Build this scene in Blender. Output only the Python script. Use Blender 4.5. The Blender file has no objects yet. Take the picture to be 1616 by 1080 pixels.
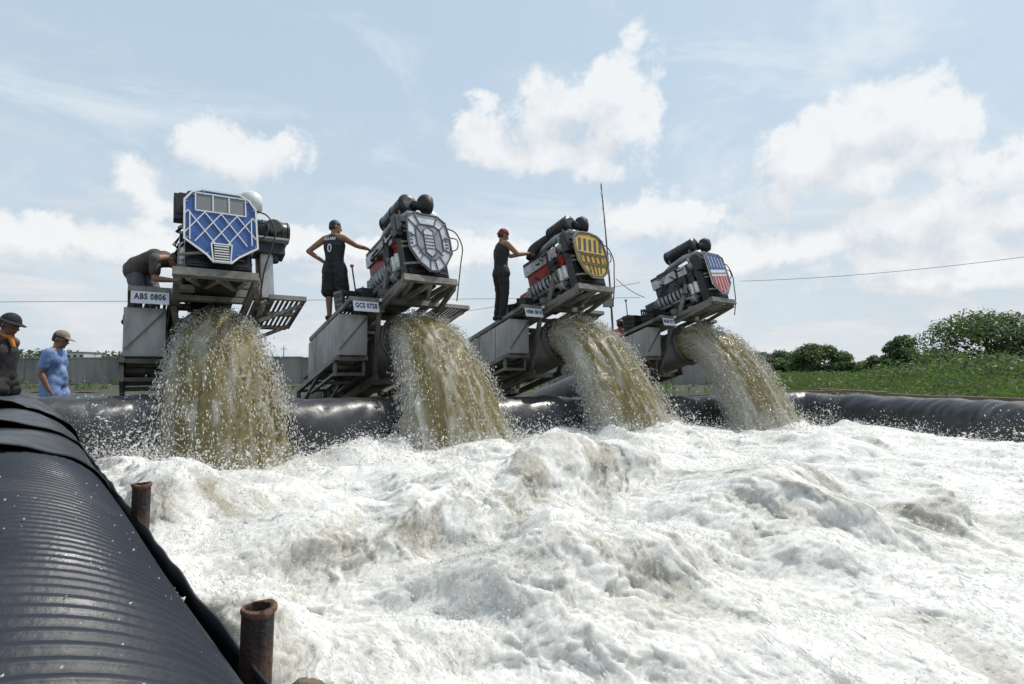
import bpy, bmesh, math, random
import numpy as np
from mathutils import Vector, Matrix
random.seed(7); RNG = np.random.default_rng(11)
SC = bpy.context.scene
COL = SC.collection
# ------------------------------------------------------------------ camera, sky, sun, exposure
FPX, PITCH, CAMH = 900.0, math.atan(45 / 900), 1.15
SUN_AZ, SUN_EL = math.radians(52), math.radians(58)
cam = bpy.data.cameras.new('camera'); cam.sensor_width = 36; cam.lens = 36 * FPX / 1616
cam.clip_end = 3000; cam.clip_start = 0.05
co = bpy.data.objects.new('camera', cam); COL.objects.link(co)
co.location = (0, 0, CAMH); co.rotation_euler = (math.pi / 2 + PITCH, 0, 0)
SC.camera = co
SC.view_settings.view_transform = 'Standard'; SC.view_settings.look = 'None'
SC.view_settings.exposure = 0.0; SC.view_settings.gamma = 1.0; SC.view_settings.use_curve_mapping = False
SC.cycles.max_bounces = 6; SC.cycles.transparent_max_bounces = 12
SUNV = Vector((math.sin(SUN_AZ) * math.cos(SUN_EL), math.cos(SUN_AZ) * math.cos(SUN_EL), math.sin(SUN_EL)))
sl = bpy.data.lights.new('sun', 'SUN'); sl.energy = 3.6; sl.angle = math.radians(0.6); sl.color = (1.0, 0.95, 0.88)
so = bpy.data.objects.new('sun', sl); COL.objects.link(so); so.rotation_euler = SUNV.to_track_quat('Z', 'Y').to_euler()

_R = np.array([1.0, 0, 0]); _D = np.array([0, math.cos(PITCH), math.sin(PITCH)]); _U = np.array([0, -math.sin(PITCH), math.cos(PITCH)])
def ray(x, y): return _D + _R * (x - 808) / FPX - _U * (y - 540) / FPX
def at(x, y, Y):
    r = ray(x, y); return np.array([0, 0, CAMH]) + r * Y / r[1]
def atz(x, y, z):
    r = ray(x, y); return np.array([0, 0, CAMH]) + r * (z - CAMH) / r[2]

class NT:
    """small node-tree helper"""
    def __init__(s, tree): s.t = tree
    def n(s, typ, **kw):
        nd = s.t.nodes.new(typ)
        for k, v in kw.items(): setattr(nd, k, v)
        return nd
    def l(s, a, b): s.t.links.new(a, b)
    def put(s, sock, v):
        if isinstance(v, bpy.types.NodeSocket): s.l(v, sock)
        elif v is not None: sock.default_value = v
    def m(s, op, a, b=None, c=None, clamp=False):
        nd = s.n('ShaderNodeMath', operation=op, use_clamp=clamp)
        for i, v in enumerate((a, b, c)):
            if v is not None: s.put(nd.inputs[i], v)
        return nd.outputs[0]
    def v(s, op, a, b=None, scale=None):
        nd = s.n('ShaderNodeVectorMath', operation=op)
        s.put(nd.inputs[0], a)
        if b is not None: s.put(nd.inputs[1], b)
        if scale is not None: s.put(nd.inputs['Scale'], scale)
        return nd.outputs['Value'] if op in ('LENGTH', 'DOT_PRODUCT', 'DISTANCE') else nd.outputs[0]
    def noise(s, vec, scale, detail=4, rough=0.55, dist=0.0):
        nd = s.n('ShaderNodeTexNoise'); s.put(nd.inputs['Vector'], vec)
        nd.inputs['Scale'].default_value = scale; nd.inputs['Detail'].default_value = detail
        nd.inputs['Roughness'].default_value = rough; nd.inputs['Distortion'].default_value = dist
        return nd.outputs['Fac']
    def ss(s, val, a, b):
        nd = s.n('ShaderNodeMapRange', interpolation_type='SMOOTHSTEP'); s.put(nd.inputs['Value'], val)
        nd.inputs['From Min'].default_value = a; nd.inputs['From Max'].default_value = b
        return nd.outputs[0]
    def lin(s, val, a, b, c, d):
        nd = s.n('ShaderNodeMapRange'); s.put(nd.inputs['Value'], val)
        for k, x in zip(('From Min', 'From Max', 'To Min', 'To Max'), (a, b, c, d)): nd.inputs[k].default_value = x
        return nd.outputs[0]
    def mix(s, f, a, b):
        nd = s.n('ShaderNodeMix', data_type='RGBA'); s.put(nd.inputs[0], f)
        for i, v in ((6, a), (7, b)):
            if isinstance(v, (tuple, list)) and len(v) == 3: v = (*v, 1)
            s.put(nd.inputs[i], v)
        return nd.outputs[2]

def world():
    w = bpy.data.worlds.new('World'); SC.world = w; w.use_nodes = True
    T = NT(w.node_tree); w.node_tree.nodes.clear()
    out = T.n('ShaderNodeOutputWorld'); bg = T.n('ShaderNodeBackground'); bg.inputs['Strength'].default_value = 0.1
    T.l(bg.outputs[0], out.inputs[0])
    sky = T.n('ShaderNodeTexSky', sky_type='NISHITA', sun_disc=False, sun_elevation=SUN_EL, sun_rotation=SUN_AZ)
    sky.air_density = 1.0; sky.dust_density = 1.5; sky.ozone_density = 1.0
    d = T.n('ShaderNodeTexCoord').outputs['Generated']
    sep = T.n('ShaderNodeSeparateXYZ'); T.l(d, sep.inputs[0])
    u = T.m('ARCTAN2', sep.outputs[0], sep.outputs[1]); v = T.m('ARCSINE', sep.outputs[2])
    comb = T.n('ShaderNodeCombineXYZ'); T.l(u, comb.inputs[0]); T.l(v, comb.inputs[1]); uv = comb.outputs[0]
    # cumulus clouds, each at its bearing and elevation (x, y of the photo turned into a direction)
    blobs = [(360, 225, 75, 45), (430, 238, 75, 38), (330, 240, 55, 32), (960, 130, 75, 60), (905, 165, 85, 55), (990, 175, 55, 50), (790, 215, 80, 50), (870, 235, 85, 42),
             (940, 255, 70, 40), (1040, 352, 95, 40), (1420, 165, 90, 60), (1490, 175, 80, 60), (1370, 215, 85, 55), (1270, 250, 90, 55), (1390, 270, 190, 50), (1250, 285, 70, 40),
             (1600, 250, 90, 70), (1440, 345, 150, 38), (1560, 350, 120, 40), (130, 380, 190, 38), (1220, 395, 190, 30), (600, 395, 260, 26), (1500, 420, 200, 35), (250, 310, 60, 36)]
    def field(uvs, dirs):
        warp = T.n('ShaderNodeTexNoise'); T.put(warp.inputs['Vector'], dirs); warp.inputs['Scale'].default_value = 7; warp.inputs['Detail'].default_value = 5
        off = T.v('SCALE', T.v('SUBTRACT', warp.outputs['Color'], (0.5, 0.5, 0.5)), scale=0.11)
        p = T.v('ADD', uvs, off)
        acc = None
        for (x, y, a, b) in blobs:
            r = ray(x, y); r = r / np.linalg.norm(r)
            u0, v0 = math.atan2(r[0], r[1]), math.asin(r[2])
            k = r[1] * math.sqrt(r[0] ** 2 + r[1] ** 2) / FPX if False else (r[1] / FPX)
            q = T.v('DIVIDE', T.v('SUBTRACT', p, (u0, v0, 0)), (1.18 * a * k, 1.18 * b * k, 1e6))
            e = T.m('SUBTRACT', 1.0, T.v('LENGTH', q))
            acc = e if acc is None else T.m('SMOOTH_MAX', acc, e, 0.25)
        fb = T.noise(dirs, 15, 9, 0.62, 0.25)
        return T.m('ADD', acc, T.m('MULTIPLY', T.m('SUBTRACT', fb, 0.5), 2.9))
    f0 = field(uv, d)
    # toward the sun on the sky dome, for the lit and the shaded side of a cloud
    f1 = field(T.v('ADD', uv, (0.03, 0.05, 0)), T.v('ADD', d, (0.022, 0.006, 0.045)))
    dens = T.ss(f0, -0.06, 0.50)
    lit = T.m('ADD', T.m('MULTIPLY', T.m('SUBTRACT', f0, f1), 0.8), 0.52, clamp=True)
    # thin wind-drawn cirrus everywhere and a milky veil low down
    sv = T.v('MULTIPLY', d, (1.0, 1.0, 2.2))
    ci = T.noise(sv, 3.2, 9, 0.62, 0.9)
    cirr = T.m('MULTIPLY', T.ss(ci, 0.47, 0.75), 0.75)
    low = T.noise(T.v('MULTIPLY', d, (1, 1, 3.5)), 5.5, 7, 0.6, 0.4)
    el = T.m('ABSOLUTE', v)
    veil = T.m('MULTIPLY', T.ss(el, 0.55, 0.0), T.lin(low, 0.3, 0.7, 0.45, 0.95))
    base = T.mix(0.70, sky.outputs[0], (6.3, 7.9, 9.1))
    c = T.mix(veil, base, (6.6, 7.2, 7.8))
    c = T.mix(cirr, c, (8.0, 8.6, 9.1))
    lowsh = T.mix(T.ss(low, 0.35, 0.7), (6.3, 6.8, 7.3), (7.9, 8.15, 8.4))
    c = T.mix(T.m('MULTIPLY', T.ss(el, 0.32, 0.06), T.ss(low, 0.42, 0.62)), c, lowsh)
    cc = T.mix(lit, (7.0, 7.4, 7.9), (9.5, 9.55, 9.55))
    c = T.mix(T.m('MULTIPLY', dens, 0.84), c, cc)
    T.l(c, bg.inputs['Color'])
world()

# ------------------------------------------------------------------ materials
def mat(name, col, rough=0.5, metal=0.0, var=0.25, nscale=6.0, bump=0.0, bscale=30.0, col2=None, stretch=None, spec=0.5, trans=None, sheen=0):
    m = bpy.data.materials.new(name); m.use_nodes = True
    T = NT(m.node_tree); b = m.node_tree.nodes['Principled BSDF']
    tc = T.n('ShaderNodeTexCoord').outputs['Object']
    vec = T.v('MULTIPLY', tc, stretch) if stretch else tc
    c2 = col2 if col2 else tuple(x * (1 - var) for x in col)
    f = T.ss(T.noise(vec, nscale, 6, 0.62), 0.33, 0.68)
    T.l(T.mix(f, col, c2), b.inputs['Base Color'])
    b.inputs['Roughness'].default_value = rough; b.inputs['Metallic'].default_value = metal
    b.inputs['Specular IOR Level'].default_value = spec
    T.l(T.lin(T.noise(vec, nscale * 2.7, 4), 0.3, 0.7, max(rough - 0.12, 0.03), min(rough + 0.12, 1)), b.inputs['Roughness'])
    if bump:
        bp = T.n('ShaderNodeBump'); bp.inputs['Strength'].default_value = bump; bp.inputs['Distance'].default_value = 0.02
        T.l(T.noise(vec, bscale, 5), bp.inputs['Height']); T.l(bp.outputs[0], b.inputs['Normal'])
    if trans:
        tr = T.n('ShaderNodeBsdfTranslucent'); T.put(tr.inputs[0], (*trans[1], 1))
        mx = T.n('ShaderNodeMixShader'); mx.inputs[0].default_value = trans[0]
        T.l(b.outputs[0], mx.inputs[1]); T.l(tr.outputs[0], mx.inputs[2])
        T.l(mx.outputs[0], m.node_tree.nodes['Material Output'].inputs[0])
    return m
M = {}
def defmats():
    M['steel'] = mat('weathered_steel', (0.235, 0.225, 0.20), 0.5, 0.35, 0.45, 4.0, 0.15, 60, col2=(0.115, 0.10, 0.082))
    M['tank'] = mat('tank_sheet', (0.44, 0.44, 0.44), 0.42, 0.3, 0.3, 2.6, 0.08, 20, col2=(0.27, 0.265, 0.25), stretch=(1, 1, .45))
    M['pipe'] = mat('pipe_steel', (0.13, 0.125, 0.12), 0.5, 0.3, 0.4, 2.5, 0.2, 40)
    M['dark'] = mat('dark_metal', (0.035, 0.035, 0.038), 0.5, 0.2, 0.5, 5)
    M['black'] = mat('black_paint', (0.02, 0.02, 0.022), 0.35, 0, 0.4, 5)
    M['rubber'] = mat('black_rubber', (0.018, 0.018, 0.018), 0.6, 0, 0.3, 8)
    M['alu'] = mat('cast_aluminium', (0.55, 0.55, 0.55), 0.42, 0.6, 0.35, 5, 0.1, 60)
    M['alu2'] = mat('dull_aluminium', (0.36, 0.37, 0.37), 0.5, 0.5, 0.4, 6, 0.15, 60)
    M['red'] = mat('engine_red', (0.40, 0.035, 0.02), 0.42, 0, 0.55, 4)
    M['grey_paint'] = mat('engine_grey', (0.06, 0.062, 0.065), 0.45, 0, 0.5, 4)
    M['white'] = mat('white_enamel', (0.75, 0.75, 0.74), 0.35, 0, 0.12, 3)
    M['plate'] = mat('plate_white', (0.72, 0.72, 0.80), 0.35, 0, 0.1, 6)
    M['ink'] = mat('plate_ink', (0.03, 0.035, 0.06), 0.5, 0, 0.1)
    M['blue_board'] = mat('blue_board', (0.045, 0.11, 0.33), 0.4, 0, 0.25, 5)
    M['mesh_grey'] = mat('grey_mesh', (0.22, 0.23, 0.24), 0.6, 0.2, 0.25, 90)
    M['silver_board'] = mat('silver_board', (0.58, 0.59, 0.61), 0.38, 0.35, 0.35, 7)
    M['silver_dark'] = mat('silver_dark', (0.24, 0.26, 0.28), 0.4, 0.3, 0.35, 7)
    M['line_dark'] = mat('dark_line', (0.05, 0.055, 0.065), 0.4, 0, 0.2)
    M['navy'] = mat('navy_fill', (0.06, 0.075, 0.14), 0.4, 0, 0.2)
    M['yellow'] = mat('yellow_board', (0.62, 0.39, 0.07), 0.42, 0, 0.25, 6)
    M['amber'] = mat('amber_fill', (0.52, 0.28, 0.03), 0.42, 0, 0.25, 6)
    M['redpaint'] = mat('red_board', (0.45, 0.05, 0.06), 0.4, 0, 0.25, 6)
    M['rust'] = mat('rusted_steel', (0.095, 0.048, 0.03), 0.75, 0.1, 0.6, 9, 0.5, 60, col2=(0.03, 0.023, 0.02))
    M['rust_in'] = mat('rust_bright', (0.20, 0.10, 0.065), 0.85, 0, 0.5, 20, 0.5, 60)
    M['liner'] = mat('black_liner', (0.024, 0.025, 0.028), 0.38, 0, 0.3, 2.5, 0.25, 7.0, col2=(0.040, 0.041, 0.046))
    M['liner2'] = mat('dusty_liner', (0.026, 0.029, 0.035), 0.45, 0, 0.3, 3, 0.3, 12, col2=(0.036, 0.039, 0.045), spec=0.4)
    M['ribbed'] = mat('ribbed_plastic', (0.020, 0.024, 0.034), 0.38, 0, 0.35, 1.6, 0.05, 90, col2=(0.028, 0.032, 0.042), spec=0.2)
    T = NT(M['ribbed'].node_tree); b = M['ribbed'].node_tree.nodes['Principled BSDF']; src = b.inputs['Base Color'].links[0].from_socket
    tc = T.n('ShaderNodeTexCoord').outputs['Object']
    dust = T.m('MULTIPLY', T.ss(T.noise(tc, 2.3, 8, .72, .6), .52, .80), 0.55); scuff = T.ss(T.noise(T.v('MULTIPLY', tc, (3, 22, 9)), 3.0, 5, .7), .66, .74)
    T.l(T.mix(T.m('MAXIMUM', dust, T.m('MULTIPLY', scuff, .5)), src, (0.10, 0.098, 0.092)), b.inputs['Base Color'])
    M['concrete'] = mat('stained_concrete', (0.29, 0.285, 0.27), 0.9, 0, 0.5, 0.9, 0.3, 14, col2=(0.165, 0.16, 0.145), stretch=(1, 1, 0.22))
    M['mud'] = mat('mud', (0.17, 0.135, 0.095), 0.75, 0, 0.4, 7, 0.8, 25)
    M['soil'] = mat('soil_ground', (0.062, 0.055, 0.042), 0.95, 0, 0.4, 0.7, 0.4, 6, col2=(0.04, 0.05, 0.022))
    M['leaf'] = mat('leaf_green', (0.070, 0.125, 0.032), 0.55, 0, 0.5, 0.5, col2=(0.038, 0.075, 0.022), trans=(0.35, (0.16, 0.26, 0.05)))
    M['leaf_dark'] = mat('leaf_dark', (0.060, 0.105, 0.034), 0.55, 0, 0.5, 0.4, col2=(0.034, 0.064, 0.024), trans=(0.35, (0.14, 0.23, 0.05)))
    M['leaf_far'] = mat('leaf_far', (0.085, 0.115, 0.07), 0.7, 0, 0.4, 0.2, trans=(0.3, (0.14, 0.2, 0.09)))
    M['weed'] = mat('weed_green', (0.085, 0.125, 0.036), 0.6, 0, 0.5, 0.35, col2=(0.040, 0.07, 0.022), trans=(0.32, (0.16, 0.23, 0.05)))
    M['bark'] = mat('bark', (0.10, 0.085, 0.065), 0.9, 0, 0.4, 5, 0.4, 20)
    M['wood'] = mat('plank_wood', (0.30, 0.21, 0.14), 0.8, 0, 0.4, 3, 0.3, 30, stretch=(0.3, 3, 3))
    M['wood_red'] = mat('red_primer_wood', (0.31, 0.215, 0.16), 0.8, 0, 0.4, 3, 0.3, 30)
    M['bamboo'] = mat('bamboo', (0.13, 0.105, 0.075), 0.6, 0, 0.4, 3)
    M['skin'] = mat('skin', (0.30, 0.155, 0.095), 0.55, 0, 0.2, 8)
    M['skin_dark'] = mat('skin_dark', (0.17, 0.085, 0.055), 0.55, 0, 0.2, 8)
    M['hair'] = mat('hair', (0.012, 0.010, 0.009), 0.5, 0, 0.3, 30, 0.4, 120)
    M['eye'] = mat('eye_dark', (0.02, 0.015, 0.012), 0.3)
    M['jersey'] = mat('black_jersey', (0.018, 0.018, 0.022), 0.7, 0, 0.3, 5, 0.5, 14)
    M['trouser'] = mat('black_cloth', (0.020, 0.019, 0.019), 0.8, 0, 0.3, 5, 0.5, 14)
    M['blue_cloth'] = mat('blue_tshirt', (0.13, 0.22, 0.46), 0.8, 0, 0.25, 5, 0.7, 12, col2=(0.24, 0.34, 0.56))
    M['grey_cloth'] = mat('grey_cloth', (0.15, 0.155, 0.165), 0.85, 0, 0.3, 5, 0.5, 14)
    M['brown_cloth'] = mat('brown_cloth', (0.10, 0.085, 0.075), 0.85, 0, 0.3, 5, 0.5, 14)
    M['khaki'] = mat('khaki_cap', (0.30, 0.25, 0.20), 0.85, 0, 0.2, 9)
    M['red_cloth'] = mat('red_cloth', (0.42, 0.045, 0.05), 0.8, 0, 0.25, 7)
    M['orange'] = mat('orange_scarf', (0.62, 0.24, 0.04), 0.85, 0, 0.3, 9)
    M['jeans'] = mat('faded_denim', (0.22, 0.25, 0.32), 0.85, 0, 0.3, 9)
    M['plaster'] = mat('pale_plaster', (0.6, 0.6, 0.58), 0.85, 0, 0.2, 1)
    M['roof'] = mat('grey_roof', (0.25, 0.25, 0.26), 0.7, 0, 0.2, 1)
    M['glassy'] = mat('dark_pane', (0.05, 0.06, 0.07), 0.15)
    M['lamp_face'] = mat('lamp_glass', (0.45, 0.47, 0.48), 0.2)
    # foam, stream water and drops
    def water_mat(name, wet, foam, translucent, rough, sss=0.0, attr='foam', fleck=0.35, streak=(1, 1, 1)):
        m = bpy.data.materials.new(name); m.use_nodes = True
        T = NT(m.node_tree); b = m.node_tree.nodes['Principled BSDF']
        a = T.n('ShaderNodeAttribute', attribute_name=attr).outputs['Fac']
        tc = T.n('ShaderNodeTexCoord').outputs['Object']
        rot = T.n('ShaderNodeVectorRotate', rotation_type='Z_AXIS'); T.l(tc, rot.inputs['Vector']); rot.inputs['Angle'].default_value = math.radians(51)
        wv = T.n('ShaderNodeTexNoise'); T.l(tc, wv.inputs['Vector']); wv.inputs['Scale'].default_value = 1.6
        strv = T.v('MULTIPLY', T.v('ADD', rot.outputs[0], T.v('SCALE', wv.outputs['Color'], scale=0.5)), streak)
        fl = T.m('ADD', T.m('MULTIPLY', T.m('SUBTRACT', T.noise(tc, 38, 5, 0.7), 0.5), fleck), T.m('MULTIPLY', T.m('SUBTRACT', T.noise(strv, 9, 6, 0.7), 0.5), fleck))
        f = T.m('ADD', a, fl, clamp=True)
        T.l(T.mix(f, wet, foam), b.inputs['Base Color'])
        T.l(T.lin(f, 0.2, 0.8, rough[0], rough[1]), b.inputs['Roughness'])
        b.inputs['IOR'].default_value = 1.33
        if sss:
            b.inputs['Subsurface Weight'].default_value = sss; b.inputs['Subsurface Radius'].default_value = (1.0, 0.95, 0.85); b.inputs['Subsurface Scale'].default_value = 0.05
        bp = T.n('ShaderNodeBump'); bp.inputs['Strength'].default_value = 0.5; bp.inputs['Distance'].default_value = 0.012
        T.l(T.noise(tc, 70, 6, 0.7), bp.inputs['Height']); T.l(bp.outputs[0], b.inputs['Normal'])
        tr = T.n('ShaderNodeBsdfTranslucent'); T.l(T.mix(f, translucent[1], foam), tr.inputs[0])
        mx = T.n('ShaderNodeMixShader'); mx.inputs[0].default_value = translucent[0]
        T.l(b.outputs[0], mx.inputs[1]); T.l(tr.outputs[0], mx.inputs[2])
        T.l(mx.outputs[0], m.node_tree.nodes['Material Output'].inputs[0])
        return m
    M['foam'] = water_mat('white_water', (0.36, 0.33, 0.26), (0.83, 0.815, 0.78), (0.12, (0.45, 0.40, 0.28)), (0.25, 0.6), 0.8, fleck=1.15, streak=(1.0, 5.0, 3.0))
    M['jet'] = water_mat('brown_stream', (0.25, 0.21, 0.095), (0.82, 0.82, 0.79), (0.42, (0.62, 0.53, 0.22)), (0.12, 0.5))
    M['drop'] = mat('water_drop', (0.92, 0.92, 0.91), 0.3, 0, 0.03, trans=(0.65, (0.95, 0.95, 0.94)))
    M['drop_jet'] = mat('stream_drop', (0.82, 0.82, 0.80), 0.12, 0, 0.25, 9, col2=(0.55, 0.52, 0.40), trans=(0.42, (0.82, 0.80, 0.72)))
    M['canal'] = mat('canal_water', (0.10, 0.09, 0.06), 0.08, 0, 0.2, 1, 0.2, 6)
defmats()

# ------------------------------------------------------------------ mesh helpers
def link_mesh(name, V, Fc, m, parent=None, smooth=False, attrs=None, mats=None, midx=None):
    me = bpy.data.meshes.new(name)
    V = np.asarray(V, np.float32)
    if isinstance(Fc, np.ndarray):
        n, k = Fc.shape
        me.vertices.add(len(V)); me.vertices.foreach_set('co', V.ravel())
        me.loops.add(n * k); me.loops.foreach_set('vertex_index', Fc.astype(np.int32).ravel())
        me.polygons.add(n); me.polygons.foreach_set('loop_start', np.arange(0, n * k, k, dtype=np.int32))
        try: me.polygons.foreach_set('loop_total', np.full(n, k, np.int32))
        except Exception: pass
        me.update(calc_edges=True)
    else:
        me.from_pydata([tuple(map(float, v)) for v in V], [], Fc); me.update()
    for mm in (mats or [m]): me.materials.append(mm)
    if midx is not None: me.polygons.foreach_set('material_index', np.asarray(midx, np.int32))
    if smooth: me.polygons.foreach_set('use_smooth', np.ones(len(me.polygons), bool))
    for k, v in (attrs or {}).items():
        a = me.attributes.new(k, 'FLOAT', 'POINT'); a.data.foreach_set('value', np.asarray(v, np.float32))
    return add_obj(name, me, parent)
def add_obj(name, me, parent=None):
    o = bpy.data.objects.new(name, me); COL.objects.link(o)
    if parent is not None: o.parent = parent
    return o
def empty(name, loc, rz=0.0):
    o = bpy.data.objects.new(name, None); COL.objects.link(o); o.location = loc; o.rotation_euler = (0, 0, rz); return o
def tag(o, label=None, cat=None, group=None, kind=None):
    for k, v in (('label', label), ('category', cat), ('group', group), ('kind', kind)):
        if v: o[k] = v
    return o
def unit(v): v = np.asarray(v, float); return v / (np.linalg.norm(v) + 1e-12)
class MB:
    def __init__(s): s.V = []; s.F = []; s.I = []; s.cur = 0
    def add(s, V, F):
        b = len(s.V); s.V += [tuple(map(float, v)) for v in V]
        s.F += [tuple(i + b for i in f) for f in F]; s.I += [s.cur] * len(F); return s
    def hexa(s, P):  # 8 points: bottom 0-3 ccw, top 4-7
        return s.add(P, [(3, 2, 1, 0), (4, 5, 6, 7), (0, 1, 5, 4), (1, 2, 6, 5), (2, 3, 7, 6), (3, 0, 4, 7)])
    def box(s, c, size, ax=None):
        c = np.asarray(c, float); X, Y, Z = ax if ax is not None else np.eye(3)
        h = np.array(size) / 2
        P = [c + X * sx * h[0] + Y * sy * h[1] + Z * sz * h[2] for sz in (-1, 1) for sx, sy in ((-1, -1), (1, -1), (1, 1), (-1, 1))]
        return s.hexa(P)
    def beam(s, a, b, w, h, up=(0, 0, 1)):
        a = np.asarray(a, float); b = np.asarray(b, float); X = unit(b - a); Y = np.cross(up, X)
        if np.linalg.norm(Y) < 1e-3: Y = np.cross((1, 0, 0), X)
        Y = unit(Y); Z = np.cross(X, Y)
        return s.box((a + b) / 2, (np.linalg.norm(b - a), w, h), (X, Y, Z))
    def tube(s, path, r, seg=10, caps=True):
        path = [np.asarray(p, float) for p in path]; n = len(path)
        rr = r if isinstance(r, (list, tuple, np.ndarray)) else [r] * n
        V = []; prev = None
        for i, p in enumerate(path):
            t = unit(path[min(i + 1, n - 1)] - path[max(i - 1, 0)])
            ref = prev if prev is not None else (np.array([0, 0, 1.0]) if abs(t[2]) < 0.9 else np.array([1.0, 0, 0]))
            x = unit(np.cross(ref, t)); 
            if np.linalg.norm(np.cross(ref, t)) < 1e-6: x = np.array([1.0, 0, 0])
            y = np.cross(t, x); prev = y
            for k in range(seg):
                a = 2 * math.pi * k / seg; V.append(p + rr[i] * (math.cos(a) * x + math.sin(a) * y))
        F = [(i * seg + k, i * seg + (k + 1) % seg, (i + 1) * seg + (k + 1) % seg, (i + 1) * seg + k) for i in range(n - 1) for k in range(seg)]
        if caps: F += [tuple(range(seg))[::-1], tuple((n - 1) * seg + k for k in range(seg))]
        return s.add(V, F)
    def hollow(s, a, b, ro, ri, seg=32):
        a = np.asarray(a, float); b = np.asarray(b, float); t = unit(b - a)
        x = unit(np.cross(t, (0, 0, 1.0) if abs(t[2]) < 0.9 else (1.0, 0, 0))); y = np.cross(t, x); V = []
        for p, r in ((a, ro), (b, ro), (b, ri), (a, ri)):
            for k in range(seg):
                q = 2 * math.pi * k / seg; V.append(p + r * (math.cos(q) * x + math.sin(q) * y))
        return s.add(V, [(i * seg + k, i * seg + (k + 1) % seg, ((i + 1) % 4) * seg + (k + 1) % seg, ((i + 1) % 4) * seg + k) for i in range(4) for k in range(seg)])
    def prism(s, poly, d0, d1, fn):  # poly of (a, b); fn(a, b, d) -> point
        n = len(poly); V = [fn(a, b, d0) for a, b in poly] + [fn(a, b, d1) for a, b in poly]
        return s.add(V, [tuple(range(n))[::-1], tuple(range(n, 2 * n))] + [(i, (i + 1) % n, n + (i + 1) % n, n + i) for i in range(n)])
    def mesh(s, name, m, mats=None, smooth=False):
        me = bpy.data.meshes.new(name); me.from_pydata(s.V, [], s.F)
        for mm in (mats or [m]): me.materials.append(mm)
        if mats: me.polygons.foreach_set('material_index', s.I)
        bm = bmesh.new(); bm.from_mesh(me); bmesh.ops.recalc_face_normals(bm, faces=bm.faces); bm.to_mesh(me); bm.free()
        if smooth:
            me.polygons.foreach_set('use_smooth', [len(p.vertices) == 4 for p in me.polygons])
        me.update(); return me
    def build(s, name, m, parent=None, mats=None, smooth=False): return add_obj(name, s.mesh(name, m, mats, smooth), parent)

# numpy gradient noise ---------------------------------------------------------
_perm = RNG.permutation(256); _perm = np.concatenate([_perm, _perm, _perm]).astype(np.int32)
_g3 = RNG.normal(size=(256, 3)); _g3 /= np.linalg.norm(_g3, axis=1, keepdims=True); _g3 = _g3.astype(np.float32)
def perlin(x, y, z):
    x = np.asarray(x, np.float32); y = np.asarray(y, np.float32) + 0 * x; z = np.asarray(z, np.float32) + 0 * x
    xi = np.floor(x); yi = np.floor(y); zi = np.floor(z); fx, fy, fz = x - xi, y - yi, z - zi
    xi = xi.astype(np.int32) & 255; yi = yi.astype(np.int32) & 255; zi = zi.astype(np.int32) & 255
    u = fx * fx * fx * (fx * (fx * 6 - 15) + 10); v = fy * fy * fy * (fy * (fy * 6 - 15) + 10); w = fz * fz * fz * (fz * (fz * 6 - 15) + 10)
    def g(dx, dy, dz):
        h = _perm[_perm[_perm[xi + dx] + yi + dy] + zi + dz]; q = _g3[h]
        return q[..., 0] * (fx - dx) + q[..., 1] * (fy - dy) + q[..., 2] * (fz - dz)
    a = g(0, 0, 0); a = a + u * (g(1, 0, 0) - a); b = g(0, 1, 0); b = b + u * (g(1, 1, 0) - b); c0 = a + v * (b - a)
    a = g(0, 0, 1); a = a + u * (g(1, 0, 1) - a); b = g(0, 1, 1); b = b + u * (g(1, 1, 1) - b); c1 = a + v * (b - a)
    return 1.6 * (c0 + w * (c1 - c0))
def fbm(x, y, z, octv=4, gain=0.5):
    s = 0; a = 1.0
    for i in range(octv): s = s + a * perlin(x + 13.7 * i, y + 5.1 * i, z); x, y, z = x * 2.03, y * 2.03, z * 2.03; a *= gain
    return s
def billow(x, y, z, octv=4, gain=0.5, soft=0.0):
    s = 0; a = 1.0
    for i in range(octv): s = s + a * (np.sqrt(perlin(x + 7.3 * i, y + 3.9 * i, z) ** 2 + soft) - 0.25); x, y, z = x * 2.05, y * 2.05, z * 2.05; a *= gain
    return s
def sstep(x, a, b): t = np.clip((x - a) / (b - a), 0, 1); return t * t * (3 - 2 * t)

_SP_A = np.radians([0, 120, 240]); _SP_F = np.array([[0, 1, 3], [1, 2, 3], [2, 0, 3], [1, 0, 4], [2, 1, 4], [0, 2, 4]], np.int32)
def drops(name, P, D, r, L, m, parent=None):
    P = np.asarray(P, np.float32); n = len(P); D = np.asarray(D, np.float32); D = D / (np.linalg.norm(D, axis=1, keepdims=True) + 1e-9)
    ref = RNG.normal(size=(n, 3)).astype(np.float32); X = np.cross(D, ref); X /= np.linalg.norm(X, axis=1, keepdims=True) + 1e-9; Y = np.cross(D, X)
    r = np.broadcast_to(np.asarray(r, np.float32), (n,))[:, None]; L = np.broadcast_to(np.asarray(L, np.float32), (n,))[:, None]
    V = [P + (X * math.cos(a) + Y * math.sin(a)) * r * 1.15 for a in _SP_A] + [P + D * L, P - D * L]
    Fc = (_SP_F[None] + 5 * np.arange(n)[:, None, None]).reshape(-1, 3)
    return link_mesh(name, np.stack(V, 1).reshape(-1, 3), Fc, m, parent, smooth=True)
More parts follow.
